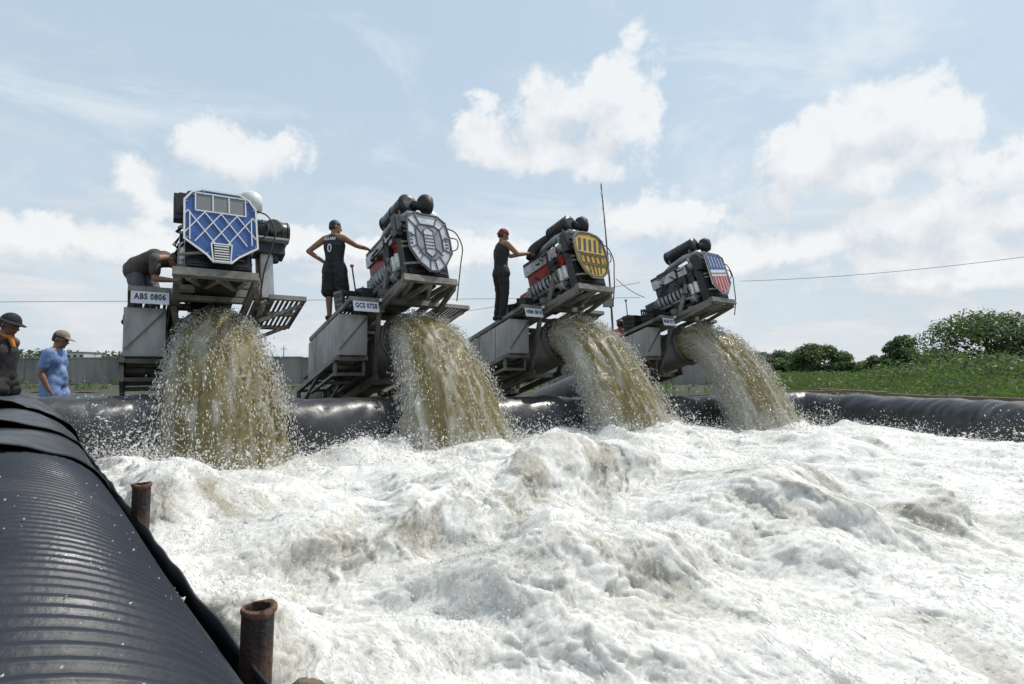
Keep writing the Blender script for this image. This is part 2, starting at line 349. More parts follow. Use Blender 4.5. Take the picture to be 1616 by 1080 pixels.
def leaves(name, P, size, m, parent=None, up=0.5, aspect=1.0, N=None):
    P = np.asarray(P, np.float32); n = len(P)
    if N is None:
        N = RNG.normal(size=(n, 3)); N[:, 2] = np.abs(N[:, 2]) + up
    N = N / np.linalg.norm(N, axis=1, keepdims=True)
    X = np.cross(N, RNG.normal(size=(n, 3))); X /= np.linalg.norm(X, axis=1, keepdims=True) + 1e-9; Y = np.cross(N, X)
    s = np.asarray(size) * RNG.uniform(0.6, 1.35, n)
    X = X * s[:, None]; Y = Y * (s * aspect)[:, None]
    V = np.stack([P - X, P - 0.6 * Y + 0.1 * X, P + X, P + 0.6 * Y], 1).reshape(-1, 3)
    return link_mesh(name, V, np.arange(4 * n).reshape(n, 4), m, parent)

# ------------------------------------------------------------------ frame of the pump row
TH = math.radians(38.9); Wd = np.array([math.cos(TH), math.sin(TH), 0]); Ad = np.array([math.sin(TH), -math.cos(TH), 0])
PI_ = math.radians(17.5); CP, SP = math.cos(PI_), math.sin(PI_)
RIGS = [at(237, 468, 7.0), at(576, 482, 8.9), at(840, 492, 10.9), at(1053, 507, 13.0)]
RTH = [math.radians(33.5), TH, TH, TH]; RSC = [0.93, 0.98, 1.0, 1.0]; LIFT = [-.40, -.21, -.25, -.23]; UPFS = [.46, .38, .58, .60]; UPF = .58; SIDE = [-.085, 0, 0, .02]; USD = [0.0]
WI = [np.array([math.cos(t), math.sin(t), 0]) for t in RTH]; AI = [np.array([math.sin(t), -math.cos(t), 0]) for t in RTH]
def P(w, f, n): return np.array([w, -f * CP + n * SP, f * SP + n * CP])          # rig-local point
def rigw(i, w, f, n): return RIGS[i] + RSC[i] * (WI[i] * w + (AI[i] * CP + np.array([0, 0, SP])) * f + (-AI[i] * SP + np.array([0, 0, CP])) * n)
XW, FV, NV = np.array([1.0, 0, 0]), P(0, 1, 0), P(0, 0, 1)

# ------------------------------------------------------------------ large structure: ground, pool edge, wall
BUND = [np.array(p) for p in ([-5.35, 5.25, 0.86], list(at(60, 628, 5.7)), list(at(140, 625, 6.0)), list(at(240, 624, 6.45)), list(at(500, 628, 7.6)), list(at(690, 627, 8.9)), list(at(870, 627, 10.2)), list(at(1065, 626, 12.3)),
        list(at(1235, 620, 14.6)), list(at(1330, 623, 13.9)), list(at(1450, 628, 12.2)), list(at(1560, 632, 10.7)), list(at(1700, 636, 9.2)), [11.6, 6.4, 0.62], [12.4, 3.0, 0.62])]
def smooth_path(pts, n):
    pts = np.array(pts); k = len(pts); out = []
    for i in range(k - 1):
        p0, p1, p2, p3 = pts[max(i - 1, 0)], pts[i], pts[i + 1], pts[min(i + 2, k - 1)]
        for t in np.linspace(0, 1, n, endpoint=False):
            out.append(0.5 * ((2 * p1) + (-p0 + p2) * t + (2 * p0 - 5 * p1 + 4 * p2 - p3) * t * t + (-p0 + 3 * p1 - 3 * p2 + p3) * t ** 3))
    out.append(pts[-1]); return np.array(out)
BP = smooth_path(BUND, 40)
# corrugated pipe axis from its silhouette line
_r1, _r2 = ray(380, 1080), ray(130, 720); _n = unit(np.cross(_r1, _r2)); _d = unit(np.cross(_n, (0, 0, 1)))
if _d[1] < 0: _d = -_d
if _n[0] > 0: _n = -_n
CRAD, CAZ = 0.42, 0.44
_h = unit(np.array([_n[0], _n[1], 0]))
# point on axis: CAMH-plane distance = CRAD on the left side
_k = (CRAD - _n[2] * (CAZ - CAMH)) / (_n[0] * _h[0] + _n[1] * _h[1])
CAX0 = np.array([0, 0, CAZ]) + _h * _k
CDIR = _d
POOL = [tuple(p[:2]) for p in BP] + [(12.4, -2.0), tuple((CAX0 - CDIR * 3.0)[:2]), tuple((CAX0 + CDIR * 6.9)[:2])]
def in_poly(x, y, poly):
    ins = np.zeros(x.shape, bool); n = len(poly)
    for i in range(n):
        x0, y0 = poly[i]; x1, y1 = poly[(i + 1) % n]
        if abs(y1 - y0) < 1e-9: continue
        c = ((y0 > y) != (y1 > y)) & (x < (x1 - x0) * (y - y0) / (y1 - y0) + x0); ins ^= c
    return ins
def grid_mesh(name, X, Y, Z, m, attrs=None, keep=None, smooth=True):
    nr, nc = X.shape; idx = np.arange(nr * nc).reshape(nr, nc)
    Fc = np.stack([idx[:-1, :-1], idx[:-1, 1:], idx[1:, 1:], idx[1:, :-1]], -1).reshape(-1, 4)
    V = np.stack([X, Y, Z], -1).reshape(-1, 3)
    if keep is not None:
        kf = keep.ravel()[Fc].all(1); Fc = Fc[kf]
        used = np.zeros(len(V), bool); used[Fc.ravel()] = True; mp = np.cumsum(used) - 1
        V = V[used]; Fc = mp[Fc]
        attrs = {k: np.asarray(v).ravel()[used] for k, v in (attrs or {}).items()}
    else: attrs = {k: np.asarray(v).ravel() for k, v in (attrs or {}).items()}
    return link_mesh(name, V, Fc, m, smooth=smooth, attrs=attrs)
def ground():
    r = np.concatenate([np.linspace(0.05, 20, 130), 20 * 1.11 ** np.arange(1, 46)]); a = np.linspace(0, 2 * math.pi, 241)
    Rr, A = np.meshgrid(r, a, indexing='ij'); X, Y = Rr * np.sin(A), Rr * np.cos(A)
    ins = in_poly(X, Y, POOL)
    Z = np.where(ins, -0.45, 0.02 + 0.05 * perlin(X * 0.4, Y * 0.4, 0.5) * (Rr < 60))
    o = grid_mesh('ground', X, Y, Z, M['soil']); tag(o, kind='structure')
    q = [Ad * -14 + Wd * -8, Ad * -14 + Wd * 34, Ad * -20 + Wd * 34, Ad * -20 + Wd * -8]
    o = link_mesh('canal_water', [(*(p[:2]), 0.09) for p in q], [(0, 1, 2, 3)], M['canal']); tag(o, kind='structure')
ground()
def bund():
    # liner-covered embankment: a rounded section swept along the pool edge, with folds
    n = len(BP); seg = 28; T = np.gradient(BP, axis=0); T[:, 2] = 0; T /= np.linalg.norm(T, axis=1, keepdims=True)
    S = np.stack([T[:, 1], -T[:, 0], 0 * T[:, 0]], 1)   # points into the pool
    fr = np.linspace(0, 1, seg); V = []; arc = np.concatenate([[0], np.cumsum(np.linalg.norm(np.diff(BP, axis=0), axis=1))])
    for j, f in enumerate(fr):
        ang = math.radians(205) * (1 - f) + math.radians(-25) * f
        rad = 0.40
        h = np.maximum(BP[:, 2], 0.3); zz = h - rad + rad * math.sin(ang)
        off = rad * math.cos(ang)
        if j == 0: zz = 0 * h - 0.1; off = -0.42
        if j >= seg - 2: zz = (h - rad - 0.2) * (0.5 if j == seg - 2 else 0) - (0.45 if j == seg - 1 else 0.05); off = 0.42 + (0.1 if j == seg - 1 else 0.03)
        wr = 0.035 * perlin(arc * 2.0, f * 3, 1.7) + 0.018 * perlin(arc * 6.0 + f * 5, f * 6, 4.2) + 0.02 * np.abs(perlin(arc * 3 + f * 7, f * 2, 9.1))
        nrm = S * math.cos(ang) + np.array([0, 0, 1]) * math.sin(ang)
        V.append(BP * [1, 1, 0] + S * off + np.stack([0 * h, 0 * h, zz], 1) + nrm * wr[:, None])
    V = np.array(V).transpose(1, 0, 2)
    idx = np.arange(n * seg).reshape(n, seg)
    Fc = np.stack([idx[:-1, :-1], idx[1:, :-1], idx[1:, 1:], idx[:-1, 1:]], -1).reshape(-1, 4)
    o = link_mesh('lined_embankment', V.reshape(-1, 3), Fc, M['liner'], smooth=True)
    tag(o, 'low embankment wrapped in black plastic liner along the far and right side of the pool', 'embankment')
bund()
def corrugated():
    L0, L1 = -1.6, 6.6; per = 0.046; pr = [(-0.5, -0.007), (-0.30, -0.007), (-0.16, 0.0), (0.0, 0.003), (0.16, 0.0), (0.30, -0.007)]
    ss = []; rr = []
    k = L0
    while k < L1:
        for a, b in pr: ss.append(k + a * per); rr.append(CRAD + b * 1.3)
        k += per
    ss, rr = np.array(ss), np.array(rr); seg = 80; a = np.linspace(0, 2 * math.pi, seg, endpoint=False)
    side = np.array([CDIR[1], -CDIR[0], 0]); up = np.array([0, 0, 1.0])
    sag = 0.012 * perlin(ss * 0.9, 0.3, 0.1)
    V = (CAX0 + CDIR * ss[:, None])[:, None] + (rr[:, None, None] * (np.cos(a)[None, :, None] * side + np.sin(a)[None, :, None] * up)) + (sag[:, None, None] * up)
    n = len(ss); idx = np.arange(n * seg).reshape(n, seg); nx = np.roll(idx, -1, 1)
    Fc = np.stack([idx[:-1], nx[:-1], nx[1:], idx[1:]], -1).reshape(-1, 4)
    o = link_mesh('corrugated_pipe', V.reshape(-1, 3), Fc, M['ribbed'], smooth=True)
    tag(o, 'large black ribbed plastic pipe lying along the left edge of the pool', 'pipe')
    nb = 420; sb = RNG.uniform(-.3, 4.0, nb); ab = RNG.normal(1.35, .55, nb); Rb = CRAD + .002
    pb = CAX0 + CDIR * sb[:, None] + Rb * (np.cos(ab)[:, None] * side + np.sin(ab)[:, None] * up)
    bd = drops('water_beads', pb, np.tile(CDIR, (nb, 1)), RNG.lognormal(-6.6, .5, nb), RNG.lognormal(-6.4, .5, nb), M['drop'], o); bd['kind'] = 'stuff'
    # sheets of liner laid over the far part of the pipe, and the strip hanging on the pool side
    def sheet(name, s0, s1, a0, a1, rad, amp, label, seed, skew=0.0, cat='plastic sheet'):
        ns, na = 90, 60; S, Aa = np.meshgrid(np.linspace(0, 1, ns), np.radians(np.linspace(a0, a1, na)), indexing='ij')
        s = s0 + (s1 - s0) * S + skew * (Aa / math.pi) * (1 - S) + 0.22 * perlin(Aa * 1.1, 0.2, seed) * (1 - S) + 0.03 * perlin(Aa * 4, 0.2, seed) * (1 - S)
        R = rad + amp * perlin(s * 2.2, Aa * 2.5, seed) + 0.6 * amp * np.abs(perlin(s * 5 + Aa * 2, Aa * 5, seed + 3)) + 0.085 * np.exp(-((S) / 0.09) ** 2) * sstep(Aa, 1.15, 2.2) + 0.006 * np.exp(-((S) / 0.03) ** 2)
        V = CAX0 + CDIR * s[..., None] + R[..., None] * (np.cos(Aa)[..., None] * side + np.sin(Aa)[..., None] * up)
        o = grid_mesh(name, V[..., 0], V[..., 1], V[..., 2], M['liner2'])
        md = o.modifiers.new('thick', 'SOLIDIFY'); md.thickness = 0.006
        tag(o, label, cat)
    sheet('plastic_sheet', 3.35, 7.3, -20, 190, 0.427, 0.006, 'smooth dark plastic sheet wrapped over the ribbed pipe, its near edge curling', 2.3, skew=-1.3)
    sheet('plastic_sheet', 4.6, 7.4, -10, 185, 0.436, 0.010, 'wrinkled plastic sheet overlapping another beyond the ribbed pipe', 5.1, skew=-1.8)
    sheet('plastic_sheet', 5.5, 7.6, -30, 200, 0.452, 0.022, 'crumpled plastic sheet heaped at the far corner of the pool', 8.7, skew=-0.5)
    ns, na = 200, 12; S, Q = np.meshgrid(np.linspace(-1.0, 6.6, ns), np.linspace(0, 1, na), indexing='ij')
    off = CRAD + 0.01 + Q * (0.10 + 0.05 * perlin(S * 1.3, 0.1, 3.3) + 0.12 * sstep(S, 2.6, 1.2)); zz = CAZ + 0.16 - Q * 0.8 + 0.02 * perlin(S * 4, Q * 3, 1.1)
    V = CAX0 * [1, 1, 0] + CDIR * S[..., None] + side * off[..., None] + up * zz[..., None]
    o = grid_mesh('liner_strip', V[..., 0], V[..., 1], V[..., 2], M['liner'])
    o.modifiers.new('thick', 'SOLIDIFY').thickness = 0.005
    tag(o, 'thin black liner strip hanging between the ribbed pipe and the white water', 'plastic sheet')
corrugated()
def wall():
    root = empty('concrete_wall', (0, 36, 0)); tag(root, 'long stained grey concrete flood wall behind the pumps', 'wall')
    x = -48.0; k = 0
    while x < 12.0:
        w = 2.9; top = 1.98 + 0.05 * math.sin(x * 0.23) + random.uniform(-0.015, 0.015)
        mb = MB(); mb.box((x + w / 2, random.uniform(-0.012, 0.012), top / 2 - 0.1), (w - 0.018, 0.3, top + 0.2))
        mb.box((x + w / 2, -0.01, top - 0.03), (w - 0.05, 0.36, 0.09))
        mb.build('panel', M['concrete'], root); x += w
    mb = MB(); mb.box((-18, 0.03, 0.82), (60, 0.2, 1.9)); mb.build('wall_core', M['concrete'], root)
    # dark bank at the foot of the wall with weeds and litter
    X, Y = np.meshgrid(np.linspace(-50, 12, 160), np.linspace(29, 35.8, 24), indexing='ij')
    Z = 0.02 + 0.28 * sstep(Y, 29, 34.5) + 0.1 * perlin(X * 0.8, Y * 0.8, 0.3)
    tag(grid_mesh('bank', X, Y, Z, M['soil']), kind='structure')
    pts = np.stack([RNG.uniform(-50, 12, 2600), RNG.uniform(30.5, 35.6, 2600)], 1); pts = pts[perlin(pts[:, 0] * 0.35, pts[:, 1] * 0.5, 2.2) > 0.0]
    z = 0.06 + 0.28 * sstep(pts[:, 1], 29, 34.5) + RNG.uniform(0, 0.25, len(pts))
    tag(leaves('weeds', np.column_stack([pts, z]), 0.13, M['leaf_dark'], up=0.2), kind='stuff')
wall()

# ------------------------------------------------------------------ the four pump rigs
CACHE = {}
def cpart(key, name, fn, m, parent, smooth=False):
    """build a part once, then share its mesh with the other rigs"""
    if (key, m.name) not in CACHE: 
        mb = MB(); fn(mb); CACHE[(key, m.name)] = mb.mesh(name, m, smooth=smooth)
    o = add_obj(name, CACHE[(key, m.name)], parent)
    if UP[0] and np.mean([v.co.y * SP + v.co.z * CP for v in o.data.vertices[:]]) > .30: o.location = Vector(NV * UP[0] + FV * UPV[0] + XW * USD[0])
    return o
UP = [0.0]; UPV = [0.0]
def text_mesh(txt, size, bold=0.0, xs=1.0, extr=0.002, spacing=1.0):
    cu = bpy.data.curves.new('lettering', 'FONT'); cu.body = txt; cu.size = size; cu.align_x = 'CENTER'; cu.align_y = 'CENTER'; cu.extrude = extr; cu.offset = bold; cu.space_character = spacing; cu.resolution_u = 3
    o = bpy.data.objects.new('lettering', cu); COL.objects.link(o)
    dg = bpy.context.evaluated_depsgraph_get(); dg.update(); me = bpy.data.meshes.new_from_object(o.evaluated_get(dg))
    bpy.data.objects.remove(o); bpy.data.curves.remove(cu)
    for v in me.vertices: v.co.x *= xs
    return me
def place_text(me, name, m, parent, o, ax, ay):
    o, ax, ay = map(np.asarray, (o, ax, ay)); az = np.cross(ax, ay)
    me.transform(Matrix(((ax[0], ay[0], az[0], o[0]), (ax[1], ay[1], az[1], o[1]), (ax[2], ay[2], az[2], o[2]), (0, 0, 0, 1))))
    me.materials.clear(); me.materials.append(m); return add_obj(name, me, parent)
def fbox(mb, w0, w1, f0, f1, n0, n1):
    return mb.hexa([P(w, f, n) for n in (n0, n1) for w, f in ((w0, f1), (w1, f1), (w1, f0), (w0, f0))])
Zv = np.array([0, 0, 1.0])

PUP = [0.0]
def board(root, poly, base, c=(0.83, 1.02), thick=0.03, f0=0.46, rim=None):
    fn = lambda a, b, d: P(c[0] + a + USD[0], f0 + d + UPV[0], c[1] + b + PUP[0])
    mb = MB(); mb.prism(poly, 0, thick, fn); pan = mb.build('front_panel', base, root)
    mb = MB()
    for k, (a, b) in enumerate(poly):
        a, b = a * .93, b * .93; mb.tube([fn(a, b, thick), fn(a, b, thick + .022)], .011, 6)
    mb.build('bolts', M['alu2'], pan)['kind'] = 'stuff'
    def fill(pts, m, name='inset', lift=0.006):
        q = MB(); q.prism(pts, thick - 0.002, thick + lift, fn); return q.build(name, m, pan)
    def line(pts, w, m, lift=0.014, name='trim', closed=False):
        q = MB(); pp = list(pts) + ([pts[0]] if closed else [])
        for i in range(len(pp) - 1):
            (a0, b0), (a1, b1) = pp[i], pp[i + 1]; d = unit((a1 - a0, b1 - b0)); nx, ny = -d[1] * w / 2, d[0] * w / 2
            e = w * 0.45; a0, b0, a1, b1 = a0 - d[0] * e, b0 - d[1] * e, a1 + d[0] * e, b1 + d[1] * e
            q.prism([(a0 + nx, b0 + ny), (a0 - nx, b0 - ny), (a1 - nx, b1 - ny), (a1 + nx, b1 + ny)], thick + 0.001, thick + lift + 0.0013 * (i % 3), fn)
        return q.build(name, m, pan)
    if rim: line(poly, 0.022, rim, 0.018, 'rim', True)
    return pan, fill, line

def panel_blue(root):
    poly = [(-.42, -.22), (-.42, .34), (-.34, .46), (-.22, .52), (.22, .52), (.34, .45), (.42, .32), (.43, -.26), (.2, -.42), (.11, -.51), (-.1, -.51), (-.17, -.42)]
    pan, fill, line = board(root, poly, M['blue_board'], rim=M['white'])
    for k in range(3): fill([(-.28 + .19 * k, .22), (-.10 + .19 * k, .22), (-.10 + .19 * k, .45), (-.28 + .19 * k, .45)], M['mesh_grey'], 'mesh_window')
    line([(-.295, .205), (.295, .205), (.295, .465), (-.295, .465)], .016, M['white'], closed=True)
    for k in (1, 2): line([(-.285 + .19 * k, .21), (-.285 + .19 * k, .46)], .014, M['white'])
    for k in range(-2, 3):   # diamond lattice of white strips
        x = k * .19
        for s in (-1, 1):
            a, b = (x, .19), (x + s * .30, -.24); 
            if abs(b[0]) > .41: t = (.41 - abs(a[0])) / (abs(b[0]) - abs(a[0])) if abs(a[0]) < .41 else 0; b = (a[0] + (b[0] - a[0]) * t, a[1] + (b[1] - a[1]) * t)
            if abs(a[0]) < .41: line([a, b], .013, M['white'], .014 if s > 0 else .017)
    fill([(-.10, -.27), (.10, -.27), (.08, -.49), (-.08, -.49)], M['dark'], 'louvre_frame', .008)
    line([(-.12, -.255), (.12, -.255), (.10, -.50), (-.10, -.50)], .015, M['white'], .022, closed=True)
    for k in range(6): line([(-.08, -.285 - k * .036), (.08, -.285 - k * .036)], .013, M['white'], .024, 'louvre')
    for s in (-1, 1): line([(s * .36, .16), (s * .36, -.22)], .014, M['white'], .021)
def panel_silver(root):
    poly = [(-.38, .12), (-.36, .40), (-.22, .50), (.22, .50), (.36, .40), (.40, .12), (.40, -.16), (.24, -.40), (.08, -.52), (-.06, -.52), (-.24, -.38), (-.38, -.14)]
    pan, fill, line = board(root, poly, M['silver_board'], rim=M['line_dark'])
    inn = [(a * .62, b * .62) for a, b in poly]
    fill(inn, M['silver_dark'], 'inset', .005)
    line(inn, .014, M['line_dark'], closed=True)
    for (a, b), (c, d) in zip(poly, inn): line([(a, b), (c, d)], .013, M['line_dark'])
    fill([(-.09, -.2), (-.09, .2), (0, .27), (.09, .2), (.09, -.2), (0, -.27)], M['silver_board'], 'inset', .011)
    line([(-.09, -.2), (-.09, .2), (0, .27), (.09, .2), (.09, -.2), (0, -.27)], .014, M['line_dark'], .017, closed=True)
    for s in (-1, 1):
        for k in range(4): fill([(s * .3, .1 - k * .06), (s * .3, .13 - k * .06), (s * .35, .14 - k * .06), (s * .35, .11 - k * .06)][::s], M['navy'], 'slot')
        line([(s * .22, .27), (s * .1, .1)], .013, M['line_dark']); line([(s * .22, -.22), (s * .1, -.1)], .013, M['line_dark'])
    for k in range(5): line([(-.07, -.12 + .06 * k), (.07, -.12 + .06 * k)], .010, M['line_dark'], .02)
def panel_yellow(root):
    poly = [(-.42, .12), (-.40, .36), (-.28, .46), (-.1, .50), (.1, .50), (.28, .46), (.40, .36), (.43, .1), (.42, -.12), (.30, -.34), (.12, -.46), (-.10, -.46), (-.28, -.34), (-.40, -.12)]
    pan, fill, line = board(root, poly, M['yellow'], rim=M['mesh_grey'])
    line([(a * .94, b * .94) for a, b in poly], .014, M['line_dark'], closed=True)
    for k in range(5):   # slanted hazard bars in the upper half, a row of square pockets below
        x = -.30 + k * .14; fill([(x - .03, .10), (x + .03, .10), (x + .10, .36), (x + .04, .36)], M['line_dark'], 'bar', .008)
    line([(-.40, .04), (.41, .04)], .018, M['line_dark']); line([(-.37, -.20), (.38, -.20)], .018, M['line_dark'])
    for k in range(5): x = -.32 + k * .135; fill([(x, -.16), (x + .10, -.16), (x + .10, .0), (x, .0)], M['amber'], 'pocket'); line([(x, -.16), (x + .10, -.16), (x + .10, .0), (x, .0)], .010, M['line_dark'], .012, closed=True)
    for a in (-.16, -.05, .06, .17): line([(a, -.22), (a * .8, -.42 + abs(a) * .4)], .015, M['line_dark'])
def panel_tri(root):
    poly = [(-.36, .44), (-.2, .49), (.2, .49), (.36, .42), (.38, -.2), (.1, -.50), (-.06, -.50), (-.36, -.28)]
    pan, fill, line = board(root, poly, M['white'], rim=M['mesh_grey'])
    fill([(-.33, .41), (-.2, .46), (.2, .46), (.33, .39), (.33, .14), (-.33, .06)], M['blue_board'], 'blue_field', .005)
    fill([(-.33, -.10), (.34, -.02), (.35, -.19), (.09, -.46), (-.05, -.46), (-.33, -.26)], M['redpaint'], 'red_field', .005)
    for k in range(5): a = -.26 + k * .13; line([(a, .40), (a + .02, .14 + k * .012)], .020, M['white'], .012, 'stripe')
    line([(-.31, -.03), (.33, .05)], .020, M['mesh_grey'], .010, 'stripe')
    for a, b in ((-.22, -.30), (-.10, -.42), (.03, -.45), (.16, -.36), (.26, -.25)): line([(a, -.08 + a * .1), (a, b)], .018, M['white'], .012, 'stripe')

def pump_rig(i, plate, label, paint, panel, filt, solid_deck=False):
    root = empty('pump_rig', RIGS[i], RTH[i]); root.scale = (RSC[i],) * 3; UP[0] = LIFT[i]; UPV[0] = UPFS[i]; USD[0] = SIDE[i]; tag(root, label, 'water pump', 'tilted diesel pump rigs in a row')
    B = lambda key, name, fn, m='steel', smooth=False: cpart(key, name, fn, M[m], root, smooth)
    def bm(name, a, b, w=0.07, h=0.07, m='steel'):
        return B(('beam', tuple(np.round(a, 3)), tuple(np.round(b, 3)), w, h), name, lambda q: q.beam(P(*a), P(*b), w, h, NV), m)
    # chassis
    for w in (.30, 1.32): bm('rail', (w, -3.8, -.02), (w, -.03, -.02), .09, .13)
    for n in (.10, .235): bm('cross_beam', (.27, .03, n), (1.36, .03, n), .10, .115)
    for f in (-.9, -1.9, -2.9): bm('cross_beam', (.35, f, -.02), (1.27, f, -.02), .07, .09)
    for w in (.36, 1.26): bm('upper_rail', (w, -1.5, .36), (w, .36, .36), .08, .09)
    bm('front_beam', (.29, .415, .37), (1.27, .415, .37), .085, .105)
    bm('cross_beam', (.40, -1.2, .36), (1.22, -1.2, .36)); bm('cross_beam', (.40, -.35, .36), (1.22, -.35, .36))
    ff, fn_, sd = .415 + UPV[0] - .04, .30 + LIFT[i], SIDE[i]
    for a, b in (((.30, .0, -.02), (.33 + sd, ff, fn_)), ((1.34, .0, -.02), (1.24 + sd, ff, fn_)), ((.62, .09, .15), (.46 + sd, ff, fn_ + .03)), ((1.0, .09, .15), (1.12 + sd, ff, fn_ + .03)), ((.62, .3, .06), (.80 + sd, ff, fn_ + .03)), ((.98, .3, .06), (.80 + sd, ff, fn_ + .03))):
        bm('brace', a, b, .06, .07)
    bm('brace', (.41, -.5, .4), (.41, -.12, .98), .06, .10)
    for n in (.62, .92, 1.0): bm('bar', (.36, .40, n), (.62, .44, n + .03), .03, .03)
    # left walkway
    for w in (-.225, .24): bm('deck_rail', (w, -1.86, .08), (w, -.04, .08), .05, .07)
    bm('deck_beam', (-.25, .0, .09), (.275, .0, .09), .06, .075)
    for f in (-.62, -1.24, -1.84): bm('deck_beam', (-.20, f, .06), (.21, f, .06), .05, .05)
    if solid_deck:
        B('dp', 'deck_plate', lambda q: fbox(q, -.20, .21, -1.82, -.05, .085, .10), 'steel')
    else:
        for k in range(6):
            w = -.185 + k * .070; B(('slat', k), 'slat', lambda q: fbox(q, w, w + .038, -1.80, -.05, .088, .105), 'steel')
    # right walkway
    for w in (1.50, 1.97): bm('deck_rail', (w, -1.12, .08), (w, .02, .08), .05, .06)
    bm('deck_beam', (1.47, .045, .085), (2.0, .045, .085), .05, .07); bm('deck_beam', (1.53, -.52, .06), (1.94, -.52, .06), .05, .06); bm('deck_beam', (1.53, -1.1, .06), (1.94, -1.1, .06), .05, .06)
    if solid_deck: B('dpr', 'deck_plate', lambda q: fbox(q, 1.53, 1.94, -1.08, .01, .085, .10), 'steel')
    else:
        for k in range(6):
            w = 1.54 + k * .068; B(('slatr', k), 'slat', lambda q: fbox(q, w, w + .036, -1.08, .01, .088, .105), 'steel')
    for f in (-.1, -.95): bm('bracket', (1.34, f, -.25), (1.95, f, .04), .05, .05); bm('bracket', (1.34, f, .05), (1.5, f, .05), .05, .05)
    # discharge pipe with flanges, saddle beams and struts
    B('pipe', 'discharge_pipe', lambda q: q.hollow(P(.80, -.16, -.50), P(.80, -5.6, -.50), .44, .425, 40), 'pipe', True)
    for f in (-.19, -1.45, -2.7): B(('fl', f), 'flange', lambda q: q.hollow(P(.80, f, -.50), P(.80, f - .035, -.50), .49, .435, 40), 'pipe', True)
    for w in (.42, 1.2): bm('lower_rail', (w, -4.6, -.98), (w, -.75, -.98), .08, .11)
    for f in (-1.0, -2.2, -3.4): bm('saddle', (.46, f, -.98), (1.16, f, -.98), .08, .09)
    for a, b in (((.26, -.02, .03), (.44, -.86, -.93)), ((1.38, -.02, .03), (1.2, -.86, -.93)), ((.28, -1.9, .0), (.42, -2.3, -.93)), ((1.34, -1.9, 0), (1.2, -2.3, -.93))): bm('strut', a, b, .07, .07)
    # side tank of sheet metal, upright sides along the slope, ladder frame and legs below
    for j, (f0, f1) in enumerate(((-1.80, -1.42), (-1.40, -.84), (-.82, -.36))):
        def tk(q, f0=f0, f1=f1):
            top = [P(w, f, -.02) for w, f in ((-.29, f1), (.20, f1), (.20, f0), (-.29, f0))]; q.hexa([t - Zv * .66 for t in top] + top)
        B(('tank', j), 'tank_panel', tk, 'tank')
    B('tankcore', 'tank_core', lambda q: q.hexa([P(w, f, -.03) - Zv * .63 for w, f in ((-.275, -.38), (.185, -.38), (.185, -1.78), (-.275, -1.78))] + [P(w, f, -.03) for w, f in ((-.275, -.38), (.185, -.38), (.185, -1.78), (-.275, -1.78))]), 'dark')
    def vb(name, a, da, b, db, w=.05, h=.05, m='steel'):
        key = ('vb', a, da, b, db, w); return B(key, name, lambda q: q.beam(P(*a) - Zv * da, P(*b) - Zv * db, w, h, (0.1, 1, 0.2)), m)
    vb('tie_rod', (-.27, -.33, 0), .60, (.19, -.33, 0), .06, .022, .022)
    for w in (-.29, .20):
        vb('lower_rail', (w, -2.35, 0), .72, (w, -.38, 0), .72, .06, .08); vb('leg', (w, -2.3, 0), .72, (w, -2.3, 0), 2.1 + RIGS[i][2] - 2.06 - 0.75 + .30, .07, .07)
        vb('strut', (w, -2.3, 0), 1.1, (w, -1.2, 0), .74, .05, .05)
    for f in (-.42, -.85, -1.3, -1.8, -2.3): vb('rung', (-.26, f, 0), .72, (.17, f, 0), .72, .06, .07)
    for f in (-.5, -1.0): vb('rung', (-.26, f, 0), .95, (.17, f, 0), .95, .05, .05); 
    for w in (-.29, .20): vb('hanger', (w, -.5, 0), .72, (w, -.5, 0), .98, .05, .05); vb('lower_rail', (w, -1.6, 0), .95, (w, -.48, 0), .95, .05, .05)
    # engine
    pm = paint
    B('block', 'engine_block', lambda q: (fbox(q, .56, 1.10, -1.05, .08, .44, .98), fbox(q, .60, 1.06, .08, .12, .5, .9)), 'dark')
    B('crank', 'crankcase', lambda q: (fbox(q, .49, 1.17, -1.02, .05, .99, 1.23), fbox(q, .52, 1.14, -.25, .11, 1.1, 1.42)), pm)
    for s, w0 in ((0, .455), (1, .985)):
        def rc(q, w0=w0):
            fbox(q, w0, w0 + .22, -1.06, -.36, 1.235, 1.43); fbox(q, w0 + .02, w0 + .20, -1.04, -.38, 1.43, 1.455)
        B(('rc', s), 'rocker_cover', rc, 'alu')
        B(('rc2', s), 'rocker_cover', lambda q: fbox(q, w0 + .005, w0 + .215, -.29, -.06, 1.235, 1.45), 'alu')
        B(('rct', s), 'fuel_rail', lambda q: (fbox(q, w0 + .03, w0 + .2, -1.08, -.30, 1.46, 1.53), fbox(q, w0 + .06, w0 + .17, -.9, -.5, 1.53, 1.57)), 'grey_paint')
        for k in range(9):
            f = -.98 + k * .113; a = .50 if s == 0 else 1.16; o_ = -1 if s == 0 else 1
            B(('ex', s, k), 'exhaust_runner', lambda q: q.tube([P(a, f, .96), P(a + o_ * .075, f, .93), P(a + o_ * .09, f + .01, .80), P(a + o_ * .03, f + .02, .70)], [.036, .040, .038, .03], 7), 'alu2', True)
        B(('exm', s), 'exhaust_manifold', lambda q: q.tube([P(a + o_ * .03, -1.02, .70), P(a + o_ * .03, -.3, .70), P(a + o_ * .0, .04, .62)], .048, 8), 'alu2', True)
    for k in range(7):
        f = -.95 + k * .10; B(('inj', k), 'injector', lambda q: q.tube([P(.70, f, 1.44), P(.74, f, 1.53), P(.82, f + .03, 1.5)], .017, 6), 'dark')
    B('valley', 'inlet_manifold', lambda q: (fbox(q, .70, .965, -1.0, -.05, 1.24, 1.47), fbox(q, .74, .92, -.9, -.15, 1.47, 1.56)), 'grey_paint')
